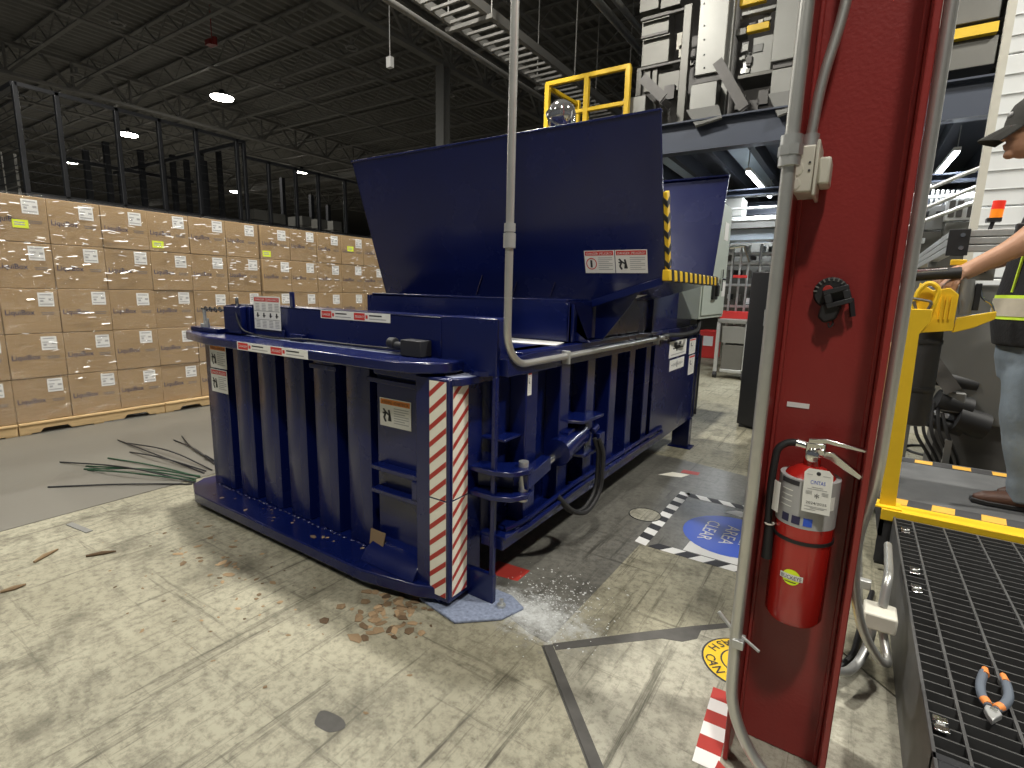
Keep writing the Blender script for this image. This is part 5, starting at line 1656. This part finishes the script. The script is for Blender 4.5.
# yellow post with the tool holder
YP = thing('tool_post', 'yellow flat steel post carrying a tool holder on the platform edge', 'post', (.27, 3.47, PZ_ + .004))
MB().prism([(.235, PZ_ + .004), (.310, PZ_ + .004), (.300, 0.80), (.290, 1.33), (.330, 1.40), (.330, 1.46), (.232, 1.46), (.222, 1.30), (.232, 0.80)], 'Y', 3.465, 3.485).build('bar', 'yellow', YP, bevel=.003)
MB().bx(.20, .335, 3.42, 3.54, PZ_ + .004, PZ_ + .012).build('base', 'yellow', YP)
MB().prism([(.232, .74), (.205, .76), (.205, .80), (.232, .83)], 'Y', 3.46, 3.49).build('stop', 'yellow', YP)
MB().prism([(.30, 1.33), (.44, 1.35), (.44, 1.54), (.40, 1.575), (.33, 1.56), (.27, 1.60), (.25, 1.45)], 'Y', 3.60, 3.615).build('head_plate', 'yellow', YP, bevel=.003)
MB().bx(.25, .29, 3.48, 3.61, 1.38, 1.46).build('head_arm', 'yellow', YP)
MB().tube(fillet([(.255, 3.56, 1.44), (.262, 3.55, 1.56), (.305, 3.55, 1.605), (.352, 3.55, 1.57), (.335, 3.55, 1.46), (.300, 3.55, 1.385)], .05), .012, 8).build('loop_handle', 'yellow', YP)
MB().tube(fillet([(.25, 3.54, 1.50), (.29, 3.535, 1.39), (.33, 3.535, 1.50), (.245, 3.535, 1.515)], .02), .008, 6).build('strap', 'machine_dark', YP)
for k in range(3):
    MB().bx(.37 + k * .02, .378 + k * .02, 3.585, 3.60, 1.41, 1.53).build('rib', 'yellow', YP)
MB().slab([(.44, 3.60, 1.34), (.45, 3.60, 1.42), (.60, 3.60, 1.46), (.60, 3.60, 1.42), (.52, 3.60, 1.37)], (0, .05, 0)).build('cradle', 'yellow', YP, bevel=.003)
BS = thing('tool_sleeve', 'black hanging tool sleeve below the yellow tool holder', 'sleeve', (.34, 3.70, .80))
MB().lathe((.348, 3.70, .80), [(.04, 0), (.066, .01), (.07, .25), (.068, .52), (.064, .56), (.02, .565)], 20).build('tube', 'rubber', BS)
for z in (1.00, 1.27):
    MB().lathe((.348, 3.70, z), [(.073, 0), (.074, .012), (.073, .024)], 20).build('band', 'black', BS)
CT = thing('crimping_tool', 'black and chrome crimping tool held over the yellow holder', 'tool', (.36, 3.66, 1.60))
MB().cyl((.20, 3.66, 1.635), (.44, 3.64, 1.655), .030, n=16).build('handle', 'rubber', CT)
MB().cyl((.20, 3.655, 1.655), (.38, 3.64, 1.668), .022, n=14).build('sleeve', 'chrome', CT)
MB().cyl((.16, 3.66, 1.63), (.20, 3.66, 1.635), .034, n=16).build('end_cap', 'black', CT)
MB().tube([(.47, 3.64, 1.62), (.475, 3.64, 1.52), (.48, 3.64, 1.44)], [.03, .034, .026], 14).build('barrel', 'steel_grey', CT)
MB().tube(fillet([(.52, 3.64, 1.60), (.54, 3.63, 1.52), (.58, 3.63, 1.50), (.60, 3.63, 1.44)], .03), .006, 6).build('trigger', 'chrome', CT)
MB().bx(.505, .53, 3.62, 3.65, 1.46, 1.60).build('grip', 'black', CT, bevel=.004)
MB().bx(.40, .47, 3.76, 3.78, 1.70, 1.73).build('lever', 'yellow', CT, bevel=.004)

# aluminium conveyor frame
CF = thing('conveyor_frame', 'aluminium profile conveyor frame behind the tool holder', 'conveyor', (.9, 5.5, 0))
a = at(960, 241, 'Y', 4.75)
cx, cz = a.x, a.z
for nm, x0, x1, y0, y1 in (('cross_profile', cx, 2.2, 4.72, 4.78), ('side_profile', cx - .06, cx, 4.75, 8.6)):
    for dz in (-.075, -.025, .025):
        MB().bx(x0, x1, y0, y1, cz + dz, cz + dz + .044).build(nm, 'galv', CF, bevel=.004)
    MB().bx(x0 + .01, x1 - .01 if x1 > x0 else x1, y0 + .01, y1 - .01, cz - .07, cz + .065).build(nm + '_core', 'steel_grey', CF)
MB().bx(cx - .07, cx + .045, 4.705, 4.72, cz - .10, cz + .075).build('corner_plate', 'black', CF, bevel=.003)
for dz in (-.05, .035):
    MB().cyl((cx + .005, 4.705, cz + dz), (cx + .005, 4.698, cz + dz), .014, n=10).build('bolt', 'chrome', CF)
for x, y in ((cx - .03, 5.9), (cx - .03, 8.5), (2.1, 4.75)):
    MB().bx(x - .03, x + .03, y - .03, y + .03, 0, cz - .075).build('leg', 'steel_grey', CF)
q = at(975, 273, 'Y', 4.74)
MB().bx(q.x - .07, q.x + .10, 4.73, 4.75, q.z - .05, q.z + .05).build('bracket_plate', 'machine_pale', CF, bevel=.003)
MB().bx(q.x - .0, q.x + .05, 4.715, 4.73, q.z + .0, q.z + .035).build('latch', 'ink', CF)
# dark machine housing behind the worker's legs
DH = thing('machine_housing', 'dark grey machine housing behind the worker', 'machine', (.9, 5.1, 0))
MB().prism([(.50, 1.10), (.46, 1.62), (1.9, 1.66), (1.9, .62), (.84, .62)], 'Y', 4.98, 5.5).build('panel', 'steel_grey', DH, bevel=.01)
MB().bx(.62, 1.8, 5.1, 5.5, 0.0, .62).build('base', 'machine_dark', DH)
for x, y, z, r, L in ((.50, 5.0, .95, .06, .3), (.58, 4.95, .78, .08, .2), (.70, 4.95, .66, .10, .18), (.55, 4.92, .62, .05, .2)):
    MB().cyl((x, y, z), (x + L, y + .03, z - .05), r, n=14).build('motor', 'rubber', DH)
MB().bx(.60, .74, 4.9, 5.0, .70, .85).build('gear_box', 'steel_grey', DH, bevel=.01)
MB().bar((.40, 4.9, 1.22), (.66, 4.9, .86), .06, .10).build('guide_plate', 'machine_dark', DH)
for k in range(5):
    MB().tube(fillet([(.50 + .03 * k, 4.9, .85 - .04 * k), (.46 + .05 * k, 4.86, .55), (.62 + .04 * k, 4.88, .30), (.70, 4.95, .02)], .1), .012, 6).build('hose', 'rubber', DH)
MB().bx(.66, .70, 4.85, 4.9, .0, .5).build('leg', 'steel_grey', DH)
MB().torus((.80, 6.55, .013), .22, .012, (0, 0, 1), 28, 6).build('cable_coil', 'rubber', label='black cable coil lying on the floor behind the platform', cat='cable')
# tan carton on a pallet at the back
BP = thing('pallet', 'pallet with pale front board beyond the platform', 'pallet', (.75, 7.6, 0))
MB().bx(.30, 1.40, 7.40, 7.42, 0.0, .15).build('front_board', 'cast_grey', BP)
MB().bx(.30, 1.40, 7.42, 8.3, 0.13, .15).build('deck', 'pallet_wood', BP)
for x in (.32, .62, 1.3):
    MB().bx(x - .03, x + .03, 7.42, 8.3, 0.0, .13).build('stringer', 'pallet_wood', BP)
MB().bx(.30, .62, 7.46, 8.2, .152, .98).build('carton', 'carton_brown', label='tan carton on the pallet beyond the platform', cat='carton')
# white panelled wall with post, beacon
WP = thing('white_partition', 'white ribbed partition panel behind the worker', 'partition', (1.5, 5.7, 0))
for k in range(7):
    z0 = .6 + k * .55
    MB().bx(.72, 2.6, 5.60, 5.64, z0, z0 + .54).build('panel', 'wall_white', WP, bevel=.006)
    for j in range(3):
        MB().bx(.72, 2.6, 5.594, 5.60, z0 + .12 + j * .14, z0 + .125 + j * .14).build('rib', 'galv', WP)
MB().bx(.72, .76, 5.64, 5.68, 0, .6).bx(2.5, 2.56, 5.64, 5.68, 0, .6).build('foot', 'galv', WP)
pst = at(985, 168, 'Y', 5.45)
MB().bx(.655, .705, 5.42, 5.47, 0, 4.0).build('partition_post', 'cast_grey', label='bare grey post left of the white partition', cat='post')
bq = at(996, 215, 'Y', 4.80)
BN = thing('beacon_lamp', 'small red and amber stack beacon on the conveyor frame', 'beacon', (bq.x, 4.8, cz + .07))
MB().cyl((bq.x - .02, 4.8, cz + .065), (bq.x - .005, 4.8, bq.z - .02), .012).bx(bq.x - .045, bq.x + .03, 4.77, 4.83, bq.z - .045, bq.z - .02).build('mount', 'black', BN)
MB().cyl((bq.x, 4.8, bq.z - .02), (bq.x + .003, 4.8, bq.z + .035), .034).build('amber_lens', 'amber', BN)
MB().cyl((bq.x + .003, 4.8, bq.z + .036), (bq.x + .006, 4.8, bq.z + .09), .034).build('red_lens', 'beacon_red', BN)

# ---- background machines under the mezzanine
BM = thing('packing_machine', 'grey packing machine far behind the conveyor frame', 'machine', (.5, 9.6, 0))


def bg(par, name, m, x0, y0, x1, y1, Y, dep, bev=.006):
    return rb(MB(), x0, y0, x1, y1, Y, dep).build(name, m, par, bevel=bev)


bg(BM, 'body', 'machine_grey', 880, 232, 962, 410, 9.6, 1.2)
bg(BM, 'hood', 'machine_pale', 892, 196, 920, 232, 9.9, .8)
bg(BM, 'control_panel', 'steel_grey', 900, 206, 947, 230, 9.55, .2)
for x in (903, 920, 936):
    bg(BM, 'display', 'black', x, 211, x + 9, 216, 9.52, .03)
bg(BM, 'window_frame', 'wall_white', 946, 198, 978, 220, 9.4, .2)
for x in (949, 957, 968):
    bg(BM, 'pane', 'machine_dark', x, 200, x + 6, 217, 9.37, .03)
bg(BM, 'light_bar', 'tube_white', 950, 193, 976, 196, 9.4, .1)
bg(BM, 'cover', 'machine_pale', 944, 222, 975, 240, 9.4, .3)
for x, y in ((905, 240), (918, 238), (926, 290), (900, 285)):
    bg(BM, 'fitting', 'wall_white', x, y, x + 7, y + 5, 9.5, .1)
for k in range(10):
    x = 925 + k * 5
    bg(BM, 'chute_slat', 'machine_pale', x, 190, x + 3, 212, 10.4, .05)
for z0, sx in ((2.35, 0), (2.55, .12), (2.75, .05)):
    MB().cyl((.2 + sx, 8.6, z0), (1.6, 8.2, z0 + .55), .025, n=8).build('sloping_pipe', 'galv', BM)
rq = at(929, 156, 'Y', ME)
MB().torus(tuple(rq), .05, .012, (0.3, 1, 0), 18, 6).cyl(rq + V((0, 0, .05)), (rq.x, rq.y, 3.62), .006, n=6).build('hanging_ring', 'yellow', label='small yellow ring hanging beside the red column', cat='ring')
SH = thing('filling_line', 'stainless filling line with overhead duct left of the red column', 'machine', (-2.0, 11, 0))
bg(SH, 'duct', 'machine_pale', 706, 220, 800, 228, 10.4, .5)
bg(SH, 'hood', 'deck_pale', 700, 229, 800, 240, 10.5, .6)
bg(SH, 'back_panel', 'machine_grey', 720, 240, 800, 345, 11.6, .1)
bg(SH, 'duct_box', 'machine_pale', 724, 198, 742, 216, 10.8, .5)
for y in (252, 262, 284, 306):
    bg(SH, 'shelf', 'galv', 722, y, 800, y + 2.5, 10.9, .5)
for x in (728, 736, 744, 756, 768, 779):
    bg(SH, 'upright', 'galv', x, 245, x + 2, 345, 10.85, .06)
r5 = random.Random(3)
for k in range(34):
    x = r5.uniform(722, 782)
    y = r5.choice((246, 256, 270, 275, 294, 298))
    w, h = r5.uniform(3, 8), r5.uniform(4, 8)
    bg(SH, 'fitting', r5.choice(['chrome', 'machine_dark', 'wall_white', 'machine_pale', 'galv', 'machine_grey', 'black']), x, y, x + w, y + h, 10.95 + r5.uniform(0, .3), .1)
for x0, y0, x1, y1 in ((730, 248, 745, 246), (745, 246, 750, 262), (762, 244, 760, 266)):
    MB().cyl(at(x0, y0, 'Y', 10.7), at(x1, y1, 'Y', 10.7), .03, n=8).build('pipe', 'chrome', SH)
bg(SH, 'red_ledge', 'sign_red', 720, 312, 775, 320, 10.6, .3)
bg(SH, 'red_strip', 'sign_red', 733, 275, 747, 278, 10.7, .05)
CA = thing('stainless_cart', 'stainless shelf cart behind the baler', 'cart', (-2.0, 10.2, 0))
for x in (719, 748):
    a_, b_ = at(x, 322, 'Y', 10.1), at(x, 374, 'Y', 10.1)
    MB().bx(a_.x - .03, a_.x + .03, 10.1, 10.16, .12, a_.z).build('leg', 'galv', CA)
    MB().cyl((a_.x - .03, 10.12, .06), (a_.x + .03, 10.12, .06), .06, n=12).build('caster', 'rubber', CA)
bg(CA, 'top', 'machine_pale', 718, 320, 765, 324, 10.1, .45)
bg(CA, 'drawer', 'machine_pale', 722, 327, 765, 344, 10.12, .42)
bg(CA, 'shelf_panel', 'machine_grey', 721, 346, 765, 374, 10.14, .40)
bg(CA, 'shelf_rail', 'galv', 719, 371, 765, 374, 10.1, .45)
RB = thing('red_bin', 'small red bin with a white patch behind the baler', 'bin', (-3.0, 13.2, 0))
a_, b_ = at(700, 330, 'Y', 13.2), at(716, 345, 'Y', 13.2)
MB().bx(a_.x, b_.x, 13.2, 13.7, .0, a_.z).build('body', 'sign_red', RB, bevel=.02)
MB().bx(a_.x + .10, b_.x - .08, 13.19, 13.2, a_.z * .45, a_.z * .8).build('white_patch', 'white', RB)
BC = thing('black_cabinet', 'tall black cabinet just left of the red column', 'cabinet', (-.85, 6.7, 0))
zt2 = at(752, 272, 'Y', 6.45).z
x0 = at(744, 350, 'Y', 6.45).x
MB().prism([(x0, 6.45), (x0 + .15, 6.36), (-.50, 6.36), (-.50, 7.05), (x0, 7.05)], 'Z', .03, zt2).build('body', 'black', BC, bevel=.01)
MB().bx(x0 + .03, -.52, 6.42, 7.0, 0, .03).build('plinth', 'dark_steel', BC)
q = at(770, 318, 'Y', 6.35)
MB().bx(q.x - .06, q.x + .06, 6.335, 6.36, q.z - .09, q.z + .09).build('lock_plate', 'galv', BC, bevel=.004)

# ================================================================== WORKER
PE = thing('person', 'worker in black cap, black vest with reflective band and jeans reaching for a tool', 'person', (.88, 3.95, PZ_))


def remeshed(mb, name, m, vox, parent, smooth=3):
    o = mb.build(name, m, parent)
    md = o.modifiers.new('r', 'REMESH')
    md.mode = 'VOXEL'
    md.voxel_size = vox
    sm = o.modifiers.new('s', 'SMOOTH')
    sm.factor = .5
    sm.iterations = smooth
    bpy.context.view_layer.update()
    me = bpy.data.meshes.new_from_object(o.evaluated_get(bpy.context.evaluated_depsgraph_get()))
    old = o.data
    o.modifiers.clear()
    o.data = me
    bpy.data.meshes.remove(old)
    me.name = name
    if not me.materials:
        me.materials.append(M[m])
    me.shade_smooth()
    return o


def loft(mb, secs, n=20):
    """secs: (cx, cy, cz, rx, ry) rings stacked upwards"""
    vs, fs = [], []
    for (cx, cy, cz, rx, ry) in secs:
        for k in range(n):
            t = 2 * math.pi * k / n
            vs.append((cx + rx * math.cos(t), cy + ry * math.sin(t), cz))
    for i in range(len(secs) - 1):
        for k in range(n):
            fs.append((i * n + k, i * n + (k + 1) % n, (i + 1) * n + (k + 1) % n, (i + 1) * n + k))
    fs += [tuple(range(n))[::-1], tuple(range((len(secs) - 1) * n, len(secs) * n))]
    return mb.add(vs, fs)


hd = V((.668, 3.90, 2.400))                      # centre of the head, looking towards -x and a little down
body = MB()
body.ball(hd, (.110, .085, .140), 20, 12)
body.ball(hd + V((-.030, 0, -.060)), (.078, .068, .085), 16, 10)          # jaw
body.ball(hd + V((-.085, 0, -.118)), (.028, .030, .024), 12, 8)           # chin
body.tube([hd + V((-.098, 0, .030)), hd + V((-.120, 0, -.008)), hd + V((-.136, 0, -.030)), hd + V((-.112, 0, -.040))], [.013, .013, .0135, .012], 10)   # nose
body.ball(hd + V((-.106, 0, -.070)), (.016, .026, .008), 10, 6)           # lips
body.ball(hd + V((-.102, 0, -.086)), (.016, .024, .008), 10, 6)
body.ball(hd + V((-.088, 0, .040)), (.028, .060, .014), 12, 6)            # brow
for s in (-1, 1):
    body.ball(hd + V((.010, s * .086, -.012)), (.020, .010, .034), 10, 8)     # ears
    body.ball(hd + V((-.070, s * .040, -.03)), (.035, .028, .03), 10, 8)      # cheeks
body.tube([hd + V((.030, 0, -.06)), V((.755, 3.93, 2.16)), V((.82, 3.95, 2.05))], [.062, .064, .080], 16)
loft(body, [(.86, 3.96, 1.10, .10, .16), (.84, 3.96, 1.30, .11, .17), (.83, 3.96, 1.60, .11, .16), (.84, 3.96, 1.90, .11, .18), (.84, 3.96, 2.02, .08, .16), (.83, 3.95, 2.09, .05, .07)])


def arm(sh, el, wr, r):
    body.tube(fillet([sh, el, wr], .06, 4), [r[0]] + [r[0] * .92] * 1 + [r[1]] * (len(fillet([sh, el, wr], .06, 4)) - 3) + [r[2]], 14)


shL, elL, wrL = V((.85, 3.74, 1.985)), V((.665, 3.69, 1.800)), V((.452, 3.70, 1.655))
fa = fillet([shL, elL, wrL], .08, 6)
body.tube(fa, [.076 - .030 * (i / (len(fa) - 1)) - (.004 if i == len(fa) - 1 else 0) for i in range(len(fa))], 16)
shR, elR, wrR = V((.85, 4.17, 1.985)), V((.70, 4.24, 1.75)), V((.50, 4.12, 1.70))
fr = fillet([shR, elR, wrR], .08, 6)
body.tube(fr, [.062 - .030 * (i / (len(fr) - 1)) for i in range(len(fr))], 16)


def hand(w, d, nrm, curl, S=1.2):
    """palm from the wrist along d; fingers bend towards -nrm"""
    d, nrm = d.normalized(), nrm.normalized()
    sd = d.cross(nrm).normalized()
    for k in range(5):
        body.tube([w - d * .02 * S + sd * (.012 * S * (k - 2)), w + d * .045 * S + sd * (.016 * S * (k - 2)), w + d * .085 * S + sd * (.0185 * S * (k - 2))], [.018 * S, .016 * S, .0125 * S], 10)
    for k, L in enumerate((.062, .078, .084, .076)):
        p = w + d * .085 * S + sd * (.0215 * S * (k - 1.5))
        q = [p]
        a = .25
        for j, f in enumerate((.45, .32, .23)):
            a += curl[j]
            q.append(q[-1] + (d * math.cos(a) - nrm * math.sin(a)) * (L * f * S))
        body.tube(q, [.0110 * S, .0100 * S, .0092 * S, .0075 * S], 10)
    p = w + d * .025 * S - sd * .030 * S
    q = [p, p + (d * .030 - sd * .024 - nrm * .010) * S, p + (d * .058 - sd * .022 - nrm * .030) * S, p + (d * .072 - sd * .012 - nrm * .048) * S]
    body.tube(q, [.015 * S, .0125 * S, .0108 * S, .0085 * S], 10)


hand(wrL, V((-.62, -.05, -.62)), V((-.6, -.15, .60)), (.45, .70, .55))
hand(wrR, V((-.85, -.25, -.35)), V((-.3, -.2, .8)), (.4, .6, .5))
# legs inside the trousers
for ky, kx in ((3.88, .86), (4.06, .98)):
    body.tube([(.85, ky, 1.22), (kx - .02, ky, .85), (kx + .06, ky, .46)], [.09, .06, .045], 12)
remeshed(body, 'body', 'skin', .0058, PE, 4)
for s in (-1, 1):
    MB().ball(hd + V((-.100, s * .034, .006)), (.010, .013, .010), 12, 8).build('eye', 'white', PE)
    MB().ball(hd + V((-.108, s * .034, .005)), (.004, .006, .006), 10, 6).build('iris', 'ink', PE)
MB().tube([hd + V((-.112, -.062, .012)), hd + V((-.128, -.03, .012)), hd + V((-.130, 0, .015)), hd + V((-.128, .03, .012)), hd + V((-.112, .062, .012))], .0025, 6).tube([hd + V((-.112, -.062, .012)), hd + V((-.06, -.087, .010)), hd + V((.015, -.090, .006))], .003, 6).tube([hd + V((-.112, .062, .012)), hd + V((-.06, .087, .010)), hd + V((.015, .090, .006))], .003, 6).build('glasses', 'lens_clear', PE)
hr = MB()
hr.ball(hd + V((.028, 0, .012)), (.092, .091, .105), 20, 12)
hr.build('hair', 'hair', PE)
cp = MB()
n = 24
prof = [(1.0, .0), (1.0, .03), (.96, .062), (.84, .095), (.60, .120), (.30, .132), (.02, .135)]
secs = []
for f, h in prof:
    secs.append((hd.x + .006 + .012 * h / .13, hd.y, hd.z + .004 + h * 1.30, .136 * f, .108 * f))
loft(cp, secs, n)
cap = cp.build('cap', 'cap_cloth', PE)
bm_ = MB()
rows_ = []
for i in range(9):
    t = -1 + 2 * i / 8
    y = .094 * t
    x0 = -.122 * math.sqrt(max(0, 1 - (t * .93) ** 2)) + .006
    x1 = -.222 * math.sqrt(max(0, 1 - (t * .80) ** 2)) - .005
    dr_ = -.022 * (t * t)
    rows_.append((V((hd.x + x0, hd.y + y, hd.z + .030 + dr_ * .3)), V((hd.x + x1, hd.y + y * .86, hd.z - .030 + dr_))))
for (a, b), (c, d) in zip(rows_[:-1], rows_[1:]):
    bm_.add([a, b, d, c, a - V((0, 0, .008)), b - V((0, 0, .006)), d - V((0, 0, .006)), c - V((0, 0, .008))], [(0, 1, 2, 3), (7, 6, 5, 4), (1, 5, 6, 2), (0, 3, 7, 4)])
bm_.build('brim', 'cap_cloth', cap)
MB().ball(hd + V((-.112, -.035, .075)), (.012, .018, .014), 10, 6).build('emblem', 'tag_grey', cap)
# shirt, vest, trousers, boots
sh = MB()
loft(sh, [(.83, 3.96, 1.27, .165, .215), (.81, 3.96, 1.40, .172, .215), (.81, 3.96, 1.52, .168, .210), (.82, 3.96, 1.68, .158, .215), (.83, 3.955, 1.85, .155, .225), (.84, 3.955, 1.97, .140, .225), (.835, 3.95, 2.045, .105, .165), (.82, 3.945, 2.085, .078, .085)], 28)
for s_, e_ in ((shL, elL), (shR, elR)):
    m_ = s_ * .45 + e_ * .55
    sh.tube([s_ + V((.04, .06 if s_ is shL else -.06, .0)), s_, m_], [.085, .082, .070], 16)
remeshed(sh, 'vest', 'shirt_black', .011, PE, 5)


def band(z0, z1, ex_, m, nm):
    mb = MB()
    z = (z0 + z1) / 2
    cs = [(1.27, .83, .165, .215), (1.40, .81, .172, .215), (1.52, .81, .168, .210), (1.68, .82, .158, .215), (1.85, .83, .155, .225), (2.0, .84, .14, .22)]

    def sec(zq):
        for (a, b) in zip(cs[:-1], cs[1:]):
            if a[0] <= zq <= b[0]:
                t = (zq - a[0]) / (b[0] - a[0])
                return [a[i] + (b[i] - a[i]) * t for i in range(4)]
    A, B2 = sec(z0), sec(z1)
    n = 36
    vs = []
    for s_ in (A, B2):
        for k in range(n):
            t = 2 * math.pi * k / n
            vs.append((s_[1] + (s_[2] + ex_) * math.cos(t), 3.96 + (s_[3] + ex_) * math.sin(t), s_[0]))
    mb.add(vs, [(k, (k + 1) % n, n + (k + 1) % n, n + k) for k in range(n)])
    return mb.build(nm, m, PE)


band(1.415, 1.545, .003, 'hi_vis', 'vest_trim')
band(1.432, 1.528, .006, 'reflective', 'reflective_band')
MB().tube([(.685, 3.83, 1.56), (.70, 3.82, 1.75), (.74, 3.80, 1.95)], .007, 6).build('reflective_band', 'hi_vis', PE)
MB().bx(.655, .695, 3.84, 3.88, 1.78, 1.92).build('radio', 'black', PE, bevel=.006)
jn = MB()
loft(jn, [(.855, 3.97, 1.08, .14, .19), (.845, 3.97, 1.20, .158, .205), (.84, 3.97, 1.29, .155, .200)], 24)
for ky, kx, hx in ((3.875, .845, .84), (4.075, .985, .87)):
    pts = fillet([(hx, ky + (.02 if ky < 3.95 else -.02), 1.20), (hx - .01, ky, 1.02), (kx - .005, ky, .82), (kx + .045, ky, .60), (kx + .085, ky, .425)], .08, 4)
    rr = []
    for i, p in enumerate(pts):
        t = (1.20 - p.z) / .775
        rr.append(.122 - .036 * min(1, t * 1.5) + (.006 if i > len(pts) - 3 else 0) + .003 * math.sin(i * 1.3))
    jn.tube(pts, rr, 16)
remeshed(jn, 'jeans', 'denim', .011, PE, 2)
for ky, kx in ((3.875, .845), (4.075, .985)):
    b_ = MB()
    b_.tube([(kx + .13, ky, .405), (kx + .05, ky, .415), (kx - .03, ky, .405), (kx - .11, ky, .395), (kx - .155, ky, .388)], [.030, .050, .046, .040, .018], 14)
    b_.tube([(kx + .085, ky, .40), (kx + .08, ky, .48)], [.052, .050], 14)
    bt = remeshed(b_, 'boot', 'leather', .008, PE, 3)
    so = MB().prism([(kx + .165, ky - .03), (kx + .165, ky + .03), (kx + .06, ky + .046), (kx - .10, ky + .048), (kx - .165, ky + .025), (kx - .165, ky - .025), (kx - .10, ky - .048), (kx + .06, ky - .046)], 'Z', PZ_ + .0045, PZ_ + .030)
    so.build('sole', 'black', bt, bevel=.004)
